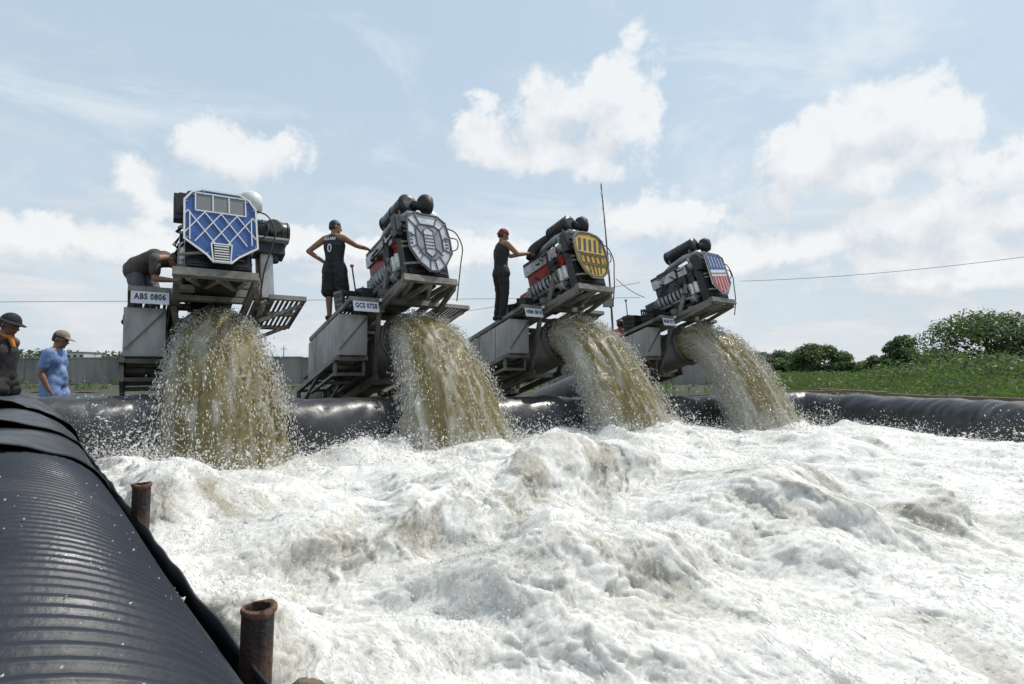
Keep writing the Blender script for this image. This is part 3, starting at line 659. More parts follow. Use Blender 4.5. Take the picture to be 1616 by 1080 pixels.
    B('duct', 'inlet_duct', lambda q: q.tube([P(.60, -.72, 1.55), P(.60, -.45, 1.62), P(.62, -.1, 1.67), P(.70, .2, 1.66), P(.85, .28, 1.62)], [.05, .07, .078, .078, .07], 12), 'alu2', True)
    B('turbo', 'turbocharger', lambda q: (q.tube([P(.52, .02, 1.36), P(.52, .16, 1.36)], [.10, .085], 14), q.tube([P(.52, .16, 1.36), P(.52, .24, 1.36)], [.06, .055], 12), q.tube([P(.52, .08, 1.42), P(.56, .02, 1.55), P(.6, .0, 1.64)], .045, 8)), 'alu2', True)
    B('fly', 'flywheel_housing', lambda q: (q.tube([P(.83, -1.05, .78), P(.83, -1.2, .78)], [.36, .33], 20), fbox(q, .66, 1.0, -1.55, -1.2, .5, 1.05)), pm)
    B('shaft', 'gearbox', lambda q: (fbox(q, .62, 1.02, -1.9, -1.5, .10, .80), q.tube([P(.82, -1.7, .15), P(.82, -1.72, -.1)], .16, 12)), 'dark')
    B('pulley', 'fan_pulley', lambda q: q.tube([P(.83, .10, .85), P(.83, .16, .85)], .2, 18), 'black')
    B('filt2', 'oil_filter', lambda q: (q.tube([P(.45, -.05, .95), P(.45, -.05, .70)], .055, 10), q.tube([P(.45, .08, .95), P(.45, .08, .70)], .055, 10)), 'white', True)
    B('starter', 'starter_motor', lambda q: (q.tube([P(.50, -.70, .56), P(.50, -.38, .56)], [.085, .085], 14), q.tube([P(.45, -.66, .64), P(.45, -.46, .64)], [.04, .04], 10)), 'dark', True)
    B('alt', 'alternator', lambda q: (q.tube([P(.47, -.12, .60), P(.47, .02, .60)], [.10, .10], 14), q.tube([P(.47, .02, .60), P(.47, .05, .60)], [.05, .05], 12)), 'alu2', True)
    B('sump', 'oil_sump', lambda q: (fbox(q, .60, 1.06, -.95, -.1, .28, .44), fbox(q, .64, 1.02, -.9, -.4, .20, .28)), 'black')
    B('ecu', 'control_box', lambda q: fbox(q, .40, .47, -.30, -.10, 1.0, 1.2), 'black')
    B('cool', 'coolant_pipe', lambda q: q.tube([P(.48, -1.0, .60), P(.43, -.8, .52), P(.43, -.1, .50), P(.46, .16, .62)], [.03, .032, .032, .03], 8), 'rubber', True)
    for f in (-.85, -.55, -.2): B(('mnt', f), 'engine_mount', lambda q: fbox(q, .40, .58, f - .05, f + .05, .40, .47), 'steel')
    rr = random.Random(40 + i)
    for k in range(20):
        f = rr.uniform(-.95, .1); w = .44 + rr.uniform(-.04, .05); n = rr.uniform(.75, 1.45)
        p0, p3 = P(w, f, n), P(w + rr.uniform(0, .15), f + rr.uniform(.1, .35), n + rr.uniform(-.15, .25)); mid = (p0 + p3) / 2 + P(-.06, 0, -.05)
        q = MB(); q.tube([p0, p0 * .6 + mid * .4, mid, mid * .4 + p3 * .6, p3], rr.uniform(.009, .022), 6); q.build('hose', M['rubber'], root, smooth=True).location = Vector(NV * UP[0] + FV * UPV[0] + XW * USD[0])
    # radiator, posts' dark boxes, header tank
    B('rad', 'radiator', lambda q: (fbox(q, .43, 1.21, .15, .33, .44, 1.42), fbox(q, .46, 1.18, .33, .36, .50, 1.36), fbox(q, .41, 1.23, .13, .35, 1.42, 1.50)), 'black')
    for k in range(10): 
        n = .53 + k * .085; B(('radf', k), 'radiator_fin', lambda q: fbox(q, .48, 1.16, .362, .372, n, n + .02), 'dark')
    B('rpost', 'relay_box', lambda q: (fbox(q, .30, .42, .27, .40, 1.13, 1.50), fbox(q, .315, .405, .40, .412, 1.2, 1.44)), 'black')
    hs = 0.0 if i else 0.09
    B(('header', hs), 'header_tank', lambda q: q.tube([P(1.18 + hs, .08, 1.46), P(1.18 + hs, .08, 1.60), P(1.18 + hs, .08, 1.62), P(1.18 + hs, .08, 1.80), P(1.18 + hs, .08, 1.85), P(1.18 + hs, .08, 1.87)], [.05, .06, .145, .155, .11, .02], 20), 'white', True)
    B(('hcap', hs), 'filler_cap', lambda q: q.tube([P(1.18 + hs, .08, 1.87), P(1.18 + hs, .08, 1.90)], .025, 10), 'alu', True)
    q = MB(); pts = [P(1.28, .42, 1.38), P(1.42, .45, 1.30), P(1.50, .45, 1.05), P(1.42, .44, .75), P(1.33, .42, .42), P(1.3, .3, .1)]; q.tube(smooth_path(pts, 6), .011, 6); q.build('hose', M['rubber'], root, smooth=True).location = Vector(NV * UP[0] + FV * UPV[0] + XW * USD[0])
    q = MB(); pts = [P(1.28, .40, 1.22), P(1.40, .47, 1.16), P(1.38, .47, 1.0), P(1.29, .42, .95)]; q.tube(smooth_path(pts, 6), .010, 6); q.build('hose', M['rubber'], root, smooth=True).location = Vector(NV * UP[0] + FV * UPV[0] + XW * USD[0])
    # air cleaner
    if filt in (1, 2):
        f0, f1 = (-.62, .20) if filt == 1 else (-.34, .24)
        nn = 1.90 if filt == 1 else 1.86
        B(('acl', filt), 'air_cleaner', lambda q: q.tube([P(.74, f0, nn), P(.74, f0 + .02, nn), P(.74, f1 - .02, nn), P(.74, f1, nn), P(.74, f1, nn), P(.74, f1 + .015, nn)], [.15, .17, .17, .165, .12, .11], 24), 'black', True)
        nb = 3 if filt == 1 else 8
        for k in range(nb): f = f0 + .04 + (f1 - f0 - .08) * k / (nb - 1); B(('acr', filt, k), 'band', lambda q: q.hollow(P(.74, f, nn), P(.74, f + .02, nn), .178, .165, 24), 'dark', True)
        B(('pre', filt), 'precleaner', lambda q: (q.tube([P(1.02, .28, nn - .16), P(1.02, .28, nn - .06), P(1.02, .28, nn + .06), P(1.02, .28, nn + .12), P(1.02, .28, nn + .14)], [.10, .135, .14, .10, .03], 20), q.tube([P(.80, f1, nn - .04), P(.9, .27, nn - .06), P(1.0, .28, nn - .1)], .08, 10)), 'rubber', True)
        if filt == 2: B('flex', 'flexible_duct', lambda q: q.tube(smooth_path([P(.74, f0 + .05, nn - .03), P(.66, f0 - .18, nn - .06), P(.52, f0 - .36, nn - .16), P(.46, f0 - .42, nn - .34)], 5), .115, 14), 'rubber', True)
        for f in (f0 + .12, f1 - .12): B(('acs', filt, f), 'filter_stand', lambda q: (fbox(q, .6, .64, f - .02, f + .02, 1.5, 1.80), fbox(q, .84, .88, f - .02, f + .02, 1.5, 1.80)), 'steel')
    else:
        UP[0] = 0.0
        bm('post', (1.48, -.10, .12), (1.48, -.10, 1.03), .10, .17, 'tank'); bm('post', (1.40, -.24, .12), (1.40, -.24, 1.03), .07, .09)
        B('shelf', 'shelf', lambda q: fbox(q, 1.22, 1.78, -.26, .10, 1.03, 1.065), 'tank')
        B('bigf', 'air_cleaner', lambda q: (q.tube([P(1.20, -.10, 1.25), P(1.22, -.10, 1.25), P(1.80, -.10, 1.25), P(1.82, -.10, 1.25)], [.16, .175, .175, .16], 24),), 'black', True)
        B('bigc', 'filter_canister', lambda q: (q.tube([P(1.58, -.08, 1.24), P(1.58, .12, 1.24), P(1.58, .13, 1.24)], [.125, .125, .10], 22)), 'rubber', True)
        for k in range(7): w = 1.24 + .09 * k; B(('bigb', k), 'band', lambda q: q.hollow(P(w, -.10, 1.25), P(w + .018, -.10, 1.25), .182, .168, 24), 'dark', True)
        B('bigd', 'silencer', lambda q: (fbox(q, 1.30, 1.74, -.25, .0, .84, 1.02), q.tube([P(1.6, -.1, .84), P(1.6, -.1, .74)], .06, 10)), 'dark')
        UP[0] = LIFT[i]
        B('acap', 'vent_cap', lambda q: (q.tube([P(.52, .28, 1.5), P(.52, .28, 1.60), P(.52, .28, 1.63)], [.05, .075, .03], 14), fbox(q, .36, .6, .1, .3, 1.5, 1.58)), 'black', True)
    PUP[0] = LIFT[i]; panel(root); UP[0] = 0.0
    # number plate on the walkway's front beam
    pl = B('plate', 'number_plate', lambda q: fbox(q, -.215, .215, .034, .046, -.125, .045), 'plate')
    tm = text_mesh(plate, .115, .0045, .70, .0015, 1.12); place_text(tm, 'lettering', M['ink'], pl, P(0, .0475, -.03), XW, NV)
    B('bolt', 'bolt', lambda q: (q.box(P(.27, .05, .09), (.06, .05, .05)),), 'white')
    return root
rig_specs = [('ABS 0806', 'tilted pump rig with blue front panel above an ABS 0806 plate', 'red', panel_blue, 0, False),
             ('GCS 0728', 'tilted pump rig with silver front panel above a GCS 0728 plate', 'red', panel_silver, 1, False),
             ('HBM 0818', 'tilted pump rig with yellow front panel above an HBM 0818 plate', 'red', panel_yellow, 2, False),
             ('MGM 0717', 'tilted pump rig with red, white and blue front panel above an MGM 0717 plate', 'grey_paint', panel_tri, 1, True)]
for i, (pl, lb, pt, pn, fl, sd) in enumerate(rig_specs): pump_rig(i, pl, lb, pt, pn, fl, sd)

# crates, batteries and small gear standing on the walkways
def crate(i, w, f, h, label, group=None):
    root = empty('plastic_crate', rigw(i, w, f, .11), TH); tag(root, label, 'crate', group)
    b = MB(); W2, D2 = .24, .17
    b.box((0, 0, .02), (2 * W2 * .86, 2 * D2 * .86, .03)); b.build('base', M['black'], root)
    for sx, sy in ((0, -1), (0, 1), (-1, 0), (1, 0)):
        s = MB(); L = W2 if sx == 0 else D2
        for k in range(7):
            t = (k / 6 - .5) * 2 * L * .97
            lo = (t * .88, sy * D2 * .88) if sx == 0 else (sx * W2 * .88, t * .88); hi = (t, sy * D2) if sx == 0 else (sx * W2, t)
            s.beam((*lo, .02), (*hi, h), .03, .016, (sx, sy, 0))
        for z in (h * .35, h * .62, h): 
            sc = .88 + .12 * z / h
            a = (-L * sc, sy * D2 * sc, z) if sx == 0 else (sx * W2 * sc, -L * sc, z); c = (L * sc, sy * D2 * sc, z) if sx == 0 else (sx * W2 * sc, L * sc, z)
            s.beam(a, c, .022, .03 if z < h else .045)
        s.build('lattice_side', M['black'], root)
def battery(i, w, f, label, m='black'):
    root = empty('battery', rigw(i, w, f, .11), TH); tag(root, label, 'battery')
    b = MB(); b.box((0, 0, .13), (.20, .26, .25)); b.build('case', M[m], root)
    b = MB(); b.box((0, 0, .268), (.21, .27, .025)); b.build('lid', M['dark'], root)
    for s in (-1, 1): b = MB(); b.tube([(s * .06, -.08, .28), (s * .06, -.08, .31)], .014, 8); b.build('terminal', M['alu'], root)
crate(3, .02, -.95, .34, 'black lattice crate on the walkway of the red, white and blue rig, rear one')
crate(3, .06, -.42, .30, 'black lattice crate near the MGM 0717 plate')
battery(2, .08, -.30, 'upright black battery just behind the HBM 0818 plate')
battery(2, .10, -.62, 'black battery behind another on the walkway of the yellow panel rig')
battery(1, .12, -.28, 'dark battery just behind the GCS 0728 plate')
crate(1, .02, -.55, .30, 'black lattice crate behind the GCS 0728 plate')
def stick(i, w, f, h, label, m, lean):
    root = empty('lever', rigw(i, w, f, .10), TH); tag(root, label, 'lever')
    b = MB(); b.tube([(0, 0, 0), (lean * .5, 0, h * .5), (lean, .0, h)], .012, 6); b.build('rod', M['dark'], root)
    b = MB(); b.tube([(lean, 0, h), (lean * 1.02, 0, h + .02), (lean * 1.06, 0, h + .05), (lean * 1.07, 0, h + .06)], [.01, .03, .03, .008], 10); b.build('knob', M[m], root, smooth=True)
stick(1, -.02, -.22, .58, 'thin control rod with a red knob on the walkway of the silver rig', 'redpaint', -.10)
stick(3, -.14, -1.0, .72, 'thin dark control rod leaning above the rear crate', 'redpaint', -.12)

# ------------------------------------------------------------------ the four water jets
G = np.array([0, 0, -9.81])
def jet_path(i, th, t, rad=0.42, seedv=0.0):
    """position and velocity of water that left the pipe mouth at angle th (and radius rad) t seconds ago"""
    th = np.asarray(th); t = np.asarray(t)
    o = rigw(i, .80, -.18, -.50); Wd, Ad = WI[i], AI[i]; FW = Ad * CP + np.array([0, 0, SP]); NW = -Ad * SP + np.array([0, 0, CP])
    c, s = np.cos(th)[..., None], np.sin(th)[..., None]; q = (np.asarray(rad) / .42)[..., None] if np.ndim(rad) else rad / .42
    p0 = o + JR[i] * q * (c * Wd + s * NW)
    sp = (2.55 + .75 * s * q) * JV[i]
    v0 = FW * sp + Wd * (SPR[i] * c * q) + NW * (.10 * s * q)
    p = p0 + v0 * t[..., None] + .5 * G * (t ** 2)[..., None]
    return p, v0 + G * t[..., None]
JV = [0.74, 0.98, 1.08, 1.08]; SPR = [.60, .62, .56, .52]; JR = [.31, .35, .365, .365]
def water_jet(i, label):
    nt, na = 125, 150; Wd, Ad = WI[i], AI[i]; NW = -Ad * SP + np.array([0, 0, CP])
    T, A = np.meshgrid(np.linspace(0, .80, nt), np.linspace(0, 2 * math.pi, na), indexing='ij')
    p, v = jet_path(i, A, T)
    ca, sa = np.cos(A), np.sin(A)
    # lumps and ropes drawn out along the fall
    L = T * 3.0; se = 20 * i + 3.1
    rope = perlin(ca * 3.2 + se, sa * 3.2, L * 1.3 + se); fine = billow(ca * 6.5 + se, sa * 6.5, L * 3.2, 3); mid = billow(ca * 3.0, sa * 3.0 + se, L * 2.0 + 9, 3)
    out = (ca[..., None] * Wd + sa[..., None] * NW)
    amp = 0.015 + .16 * sstep(T, .05, .7)
    p = p + out * (amp * (.55 * rope + .9 * mid + .45 * fine))[..., None]
    nz = fbm(ca * 5 + se, sa * 5, L * 1.6, 4); 
    foam = -.04 + .52 * nz + .42 * sstep(fine, .08, .4) + .50 * sstep(T, .60, .80) + .15 * sstep(np.abs(ca), .8, 1.0) + .65 * sstep(-ca - .25 * sa, .50, 1) * sstep(T, .0, .3)
    foam *= sstep(T, .0, .12) * .8 + .2
    ok = p[..., 2] > -.30
    o = grid_mesh('water_jet', p[..., 0], p[..., 1], p[..., 2], M['jet'], {'foam': np.clip(foam, 0, 1)}, keep=ok)
    tag(o, label, 'water jet', 'brown water jets pouring from the pump pipes')
    # drops torn off its skin
    n = 26000
    th = RNG.uniform(0, 2 * math.pi, n); t = .82 * RNG.uniform(0, 1, n) ** .8; up = np.sin(th) > -.35
    th, t = th[up], t[up]; n = len(t)
    lump = perlin(np.cos(th) * 4 + se, np.sin(th) * 4, t * 8); sel = RNG.uniform(0, 1, n) < .45 + .9 * lump; th, t = th[sel], t[sel]; n = len(t)
    rad = .42 * (1 + RNG.normal(.03, .07, n) + np.abs(RNG.normal(0, .10, n)) * t)
    pp, vv = jet_path(i, th, t, rad); pp = pp + RNG.normal(0, .022, (n, 3)) + (np.cos(th)[:, None] * Wd + np.sin(th)[:, None] * NW) * (.02 + .07 * t)[:, None]
    sc = np.linalg.norm(RIGS[i]) / 9.0
    r = np.minimum(RNG.lognormal(-5.15, .42, n), .0115) * (.7 + .3 * sc); k = pp[:, 2] > -.1
    d = drops('drops', pp[k], vv[k], r[k], r[k] * RNG.uniform(1.2, 4.0, k.sum()), M['drop_jet'], o); d['kind'] = 'stuff'
    # white torn edges and veil on the flanks, most on the lower left
    n = 15000; side = np.where(RNG.uniform(size=n) < .72, math.pi, 0.0); th = side + RNG.normal(0, .45, n) + np.where(side > 1, .35, -.1)
    t = .84 * RNG.uniform(0, 1, n) ** .65; rad = .42 * (1.0 + np.abs(RNG.normal(0, .15, n)) * (.1 + 1.7 * t))
    pp, vv = jet_path(i, th, t, rad); pp += RNG.normal(0, .02, (n, 3)) * (1 + 2 * t[:, None])
    r = np.minimum(RNG.lognormal(-5.5, .45, n), .009) * (.7 + .3 * sc); k = pp[:, 2] > -.1
    d = drops('spray', pp[k], vv[k], r[k], r[k] * RNG.uniform(1.0, 3.0, k.sum()), M['drop'], o); d['kind'] = 'stuff'
for i, lb in enumerate(('wide jet of brown water pouring below the blue panel rig', 'jet of brown water pouring below the silver panel rig', 'jet of brown water pouring below the yellow panel rig', 'jet of brown water pouring below the red, white and blue panel rig')): water_jet(i, lb)
LAND = []
for i in range(4):
    p, v = jet_path(i, np.array([math.pi / 2, -math.pi / 2]), np.array([.66, .52])); LAND.append(p.mean(0))

# ------------------------------------------------------------------ white water of the pool
def pool_height(X, Y, detail=True):
    s0 = X * Ad[0] + Y * Ad[1]; c0 = X * Wd[0] + Y * Wd[1]
    w1 = fbm(s0 * .55, c0 * .55, 1.3, 2); w2 = fbm(s0 * .55 + 9, c0 * .55 + 4, 7.7, 2)
    s = s0 + .45 * w1; c = c0 + .40 * w2
    z = -.06 + .22 - .30 * sstep(X, -4, 7) + .17 * perlin(s * .55, c * .6, 3.3) + .13 * perlin(s * 1.2, c * 1.5, 8.1)
    thin = 0 * X  # mask for shade painted into the foam on plunging mound faces
    for k, L in enumerate(LAND):   # boiling heaps where the jets land, running on down the flow
        ds = s0 - (L[0] * Ad[0] + L[1] * Ad[1]); dc = c0 - (L[0] * Wd[0] + L[1] * Wd[1])
        z = z + (.13 if k > 1 else .02) * np.exp(-((ds - .35) / .75) ** 2 - (dc / .8) ** 2) - (.0 if k > 1 else .16) * np.exp(-((ds - .1) / .7) ** 2 - (dc / .8) ** 2)
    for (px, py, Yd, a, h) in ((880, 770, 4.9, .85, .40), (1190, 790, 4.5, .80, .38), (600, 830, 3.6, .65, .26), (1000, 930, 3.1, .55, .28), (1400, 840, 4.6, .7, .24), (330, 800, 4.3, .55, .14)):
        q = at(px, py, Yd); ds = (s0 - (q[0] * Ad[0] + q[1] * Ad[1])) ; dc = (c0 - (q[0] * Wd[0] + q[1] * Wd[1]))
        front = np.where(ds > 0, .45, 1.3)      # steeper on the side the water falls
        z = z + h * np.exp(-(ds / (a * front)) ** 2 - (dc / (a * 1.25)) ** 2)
        thin = thin + np.exp(-((ds - .36 * a) / (.55 * a)) ** 2 - (dc / (1.0 * a)) ** 2)   # shade of the plunging face, put into the colour as browner foam
    if not detail: return z
    # the flow direction wanders; fine structure is drawn out along it
    s2 = s + .10 * fbm(s * 2.2, c * 2.2, 4.4, 2); c2 = c + .10 * fbm(s * 2.2 + 5, c * 2.2, 8.4, 2)
    big = billow(s * .75, c * 1.0, 2.2, 2, .55, .02); b = billow(s2 * 2.2, c2 * 3.3, 5.5, 3, .5, .03)
    rough = sstep(perlin(X * .7, Y * .7, 6.6), -.25, .45)
    st = perlin(s2 * 4.0, c2 * 15, 1.1) + .6 * perlin(s2 * 9, c2 * 36, 4.1) + .4 * perlin(s2 * 18, c2 * 75, 7.1)
    f = billow(s2 * 10, c2 * 14, 3.1, 4, .6, .01); g = fbm(s2 * 34, c2 * 60, 9.1, 2, .6)
    z = z + .24 * big + (.035 + .045 * rough) * b + .008 * st + (.011 + .018 * rough) * f + .005 * g
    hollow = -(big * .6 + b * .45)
    foam = .90 - .45 * sstep(hollow, .10, .34) - .42 * sstep(perlin(s * 1.1, c * 2.6, 12.3) + .35 * perlin(s2 * 3, c2 * 9, 2.3), .22, .75) + .07 * st + .05 * g - .2 * sstep(-f, .1, .35) * rough  # hollows browner, their shade put into the foam colour; other patches at random
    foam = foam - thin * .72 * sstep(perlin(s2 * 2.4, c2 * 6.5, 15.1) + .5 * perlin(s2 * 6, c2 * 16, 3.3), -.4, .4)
    return z, foam, s0, c0
def pool():
    r = 0.55 * 1.00491 ** np.arange(0, 690); a = np.radians(np.linspace(-52, 54, 660))
    Rr, A = np.meshgrid(r, a, indexing='ij'); X, Y = Rr * np.sin(A), Rr * np.cos(A)
    keep = in_poly(X, Y, POOL)
    z, foam, s0, c0 = pool_height(X, Y)
    # curl the crests over along the flow so that lumps overhang
    gx = np.gradient(z, axis=0) ; h = z + .06
    sh = .42 * np.clip(h, -.1, .5) + .035 * perlin(X * 6, Y * 6, .4) + .014 * perlin(X * 19, Y * 19, 2.4); sx = .05 * perlin(X * 6, Y * 6, 5.4) + .022 * perlin(X * 17, Y * 17, 7.4)
    X2 = X + Ad[0] * sh + Wd[0] * sx; Y2 = Y + Ad[1] * sh + Wd[1] * sx
    near = np.hypot(X2, Y2) < .5
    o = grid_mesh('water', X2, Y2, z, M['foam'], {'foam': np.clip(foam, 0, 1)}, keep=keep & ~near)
    tag(o, kind='structure')
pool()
def pool_spray():
    P_, D_, R_, L_ = [], [], [], []
    def put(p, d, r, l): P_.append(p); D_.append(d); R_.append(r); L_.append(l)
    # over the whole surface, thickest over the crests
    n = 250000; d = 1.4 * (13 / 1.4) ** RNG.uniform(0, 1, n); a = np.radians(RNG.uniform(-50, 50, n)); x, y = d * np.sin(a), d * np.cos(a)
    k = in_poly(x, y, POOL) & (perlin(x * 2.1, y * 2.1, 3.9) + .6 * perlin(x * 6, y * 6, 1.9) + RNG.normal(0, .35, n) > .12); x, y, d = x[k], y[k], d[k]; n = len(x)
    z = pool_height(x, y)[0]; hgt = np.abs(RNG.normal(0, .014, n)) * (1 + 3 * (RNG.uniform(0, 1, n) < .18)) + .25 * np.clip(z, 0, .3) * RNG.uniform(0, 1, n) ** 5
    sh = .42 * np.clip(z + .06, -.1, .5); p = np.stack([x + Ad[0] * sh, y + Ad[1] * sh, z + hgt], 1)
    v = Ad * 2.0 + Wd * (1.1 * perlin(x * .8, y * .8, 5.2))[:, None] + RNG.normal(0, .45, (n, 3)) - np.array([0, 0, .9])
    r = RNG.lognormal(-6.75, .5, n) * (.45 + d / 6); put(p, v, r, r * 14 ** RNG.uniform(.1, .85, n))
    n = 60000; d = 1.6 * (12 / 1.6) ** RNG.uniform(0, 1, n); a = np.radians(RNG.uniform(-48, 48, n)); x, y = d * np.sin(a), d * np.cos(a)
    cl = perlin(x * 1.3, y * 1.3, 8.8) + .7 * perlin(x * 4, y * 4, 2.9); k = in_poly(x, y, POOL) & (cl + RNG.normal(0, .2, n) > .35); x, y, d, cl = x[k], y[k], d[k], cl[k]; n = len(x)
    z = pool_height(x, y)[0]; sh = .42 * np.clip(z + .06, -.1, .5); p = np.stack([x + Ad[0] * sh, y + Ad[1] * sh, z + .01 + RNG.exponential(.05, n) * (.6 + cl)], 1)
    r = np.minimum(RNG.lognormal(-6.3, .5, n), .006) * (.5 + d / 6); put(p, Ad * 1.6 + RNG.normal(0, .8, (n, 3)) - np.array([0, 0, .6]), r, r * RNG.uniform(1.0, 3.5, n))
    # splashes flung up round each landing and against the far bank
    for L in LAND:
        n = 7500; q = RNG.normal(0, 1, (n, 2)) * [.65, .95]; p = L + Ad * (q[:, :1] + .15) + Wd * q[:, 1:]; hh = np.abs(RNG.normal(0, .17, n)) * np.exp(-(q ** 2).sum(1) * .3)
        p[:, 2] = pool_height(p[:, 0], p[:, 1], False) + hh
        v = RNG.normal(0, 1.0, (n, 3)) + np.column_stack([q[:, :1] * Ad[:1] + q[:, 1:] * Wd[:1], q[:, :1] * Ad[1:2] + q[:, 1:] * Wd[1:2], np.full((n, 1), .8)])
        r = RNG.lognormal(-5.35, .5, n); put(p, v, r, r * RNG.uniform(1.0, 3.0, n))
    n = 26000; t = RNG.uniform(.06, .93, n); idx = (t * (len(BP) - 1)).astype(int); b = BP[idx]; T_ = BP[np.minimum(idx + 1, len(BP) - 1)] - b; T_[:, 2] = 0; T_ /= np.linalg.norm(T_, axis=1, keepdims=True) + 1e-9
    S_ = np.stack([T_[:, 1], -T_[:, 0], 0 * t], 1); clump = perlin(b[:, 0] * 1.6, b[:, 1] * 1.6, .7); k = RNG.uniform(size=n) < .5 + .8 * clump
    p = (b * [1, 1, 0] + S_ * (.46 + np.abs(RNG.normal(0, .35, n)))[:, None] + RNG.normal(0, .06, (n, 3)))[k]; m_ = k.sum()
    p[:, 2] = pool_height(p[:, 0], p[:, 1], False) + np.abs(RNG.normal(0, .24, m_)) * np.clip(.75 + 1.2 * clump[k], .25, 1.6)
    v = S_[k] * RNG.uniform(-.5, 1.5, m_)[:, None] + T_[k] * RNG.normal(0, 1.3, m_)[:, None] + np.column_stack([0 * p[:, :2], RNG.normal(.2, 1.2, m_)])
    r = RNG.lognormal(-5.75, .5, m_) * np.clip(np.linalg.norm(p[:, :2], axis=1) / 8, .6, 1.5); put(p, v, r, r * RNG.uniform(1.0, 3.2, m_))
    o = drops('water_spray', np.concatenate(P_), np.concatenate(D_), np.concatenate(R_), np.concatenate(L_), M['drop']); tag(o, kind='stuff')
pool_spray()

# ------------------------------------------------------------------ posts, mud, planks
def rust_post(loc, r, h, lean, label):
    root = empty('rusty_post', loc); tag(root, label, 'post', None)
    ax = unit([lean[0], lean[1], 1]); top = ax * h
    q = MB(); q.hollow((0, 0, 0), top, r, r * .80, 28); ob = q.build('pipe_wall', M['rust'], root, smooth=False)
    for v in ob.data.vertices: v.co += Vector(RNG.normal(0, .0006, 3))
    q = MB(); n = 28; V = []
    for k in range(n):
        a = 2 * math.pi * k / n; w = 1 + .05 * math.sin(3 * a + 1) + .03 * math.sin(7 * a)
        for rr, zz in ((1.0, -.014), (1.10 * w, -.010), (1.13 * w, -.002), (1.04 * w, .002), (.84, -.004)): V.append(top + np.array([math.cos(a) * r * rr, math.sin(a) * r * rr, zz + .003 * math.sin(2 * a)]))
    F = [(k * 5 + j, ((k + 1) % n) * 5 + j, ((k + 1) % n) * 5 + j + 1, k * 5 + j + 1) for k in range(n) for j in range(4)]
    q.add(V, F); q.build('flared_rim', M['rust_in'], root, smooth=True)
    q = MB(); q.tube([top * .86, top * .861], r * .79, 24); q.build('plug', M['rust'], root)
p = at(229, 762, 2.22); rust_post((p[0] - .012, p[1] - .02, -.3), .0305, p[2] + .3, (.012, 0), 'rusty steel tube post half hidden behind the ribbed pipe')
p = at(408, 957, 1.13); rust_post((p[0] - .02, p[1], -.3), .029, p[2] + .3, (.02, 0), 'rusty open steel tube post with a flared rim, nearest at the bottom')
def mud():
    c = at(462, 1124, 1.6); X, Y = np.meshgrid(np.linspace(-.34, .34, 70), np.linspace(-.3, .3, 60), indexing='ij')
    rr = np.hypot(X / .30, Y / .24); Z = -.45 + (c[2] + .45 + .02) * sstep(rr, 1.1, .45) + .03 * fbm(X * 11, Y * 11, .4, 5) 
    tag(grid_mesh('mud_bank', X + c[0], Y + c[1], Z, M['mud']), kind='structure')
mud()
def plank(a, b, w, h, m, label):
    a, b = np.asarray(a), np.asarray(b); c = (a + b) / 2; q = MB(); q.beam(a - c, b - c, w, h); o = q.build('plank', M[m]); o.location = c
    tag(o, label, 'plank', None)
plank(at(1238, 619, 15.2), at(1330, 617.5, 14.6), .16, .05, 'wood', 'pale wooden plank on the embankment beside the last jet')
plank(at(1290, 614.5, 15.6), at(1405, 620.5, 13.9), .12, .05, 'wood_red', 'tan plank along the back of the right embankment')
plank(at(1400, 622.5, 13.4), at(1520, 628.5, 12.0), .13, .05, 'wood', 'brown plank lying mid way along the right embankment')
plank(at(1496, 627, 12.0), at(1640, 632, 10.6), .14, .06, 'wood_red', 'long tan plank at the right end of the embankment')

# ------------------------------------------------------------------ people
def capsule(mb, a, b, ra, rb, seg=12):
    a, b = np.asarray(a, float), np.asarray(b, float); t = unit(b - a); path = []; rr = []
    for q in (90, 60, 30): path.append(a - t * ra * math.sin(math.radians(q)) * .98); rr.append(max(ra * math.cos(math.radians(q)), ra * .05))
    path += [a, b]; rr += [ra, rb]
    for q in (30, 60, 90): path.append(b + t * rb * math.sin(math.radians(q)) * .98); rr.append(max(rb * math.cos(math.radians(q)), rb * .05))
    return mb.tube(path, rr, seg)
def chain(mb, pts, rad, seg=12):
    for i in range(len(pts) - 1): capsule(mb, pts[i], pts[i + 1], rad[i], rad[i + 1], seg)
def ellipsoid(mb, c, r, ax=None, seg=18, rings=10, zmin=-1.0):
    X, Y, Z = ax if ax is not None else np.eye(3); c = np.asarray(c, float); V = []; z0 = math.asin(zmin)
    for i in range(rings + 1):
        ph = z0 + (math.pi / 2 - z0) * i / rings; ph = min(max(ph, -1.55), 1.55)
        for k in range(seg):
            th = 2 * math.pi * k / seg; V.append(c + X * r[0] * math.cos(ph) * math.cos(th) + Y * r[1] * math.cos(ph) * math.sin(th) + Z * r[2] * math.sin(ph))
    F = [(i * seg + k, i * seg + (k + 1) % seg, (i + 1) * seg + (k + 1) % seg, (i + 1) * seg + k) for i in range(rings) for k in range(seg)]
    F += [tuple(range(seg))[::-1], tuple(rings * seg + k for k in range(seg))]
    return mb.add(V, F)
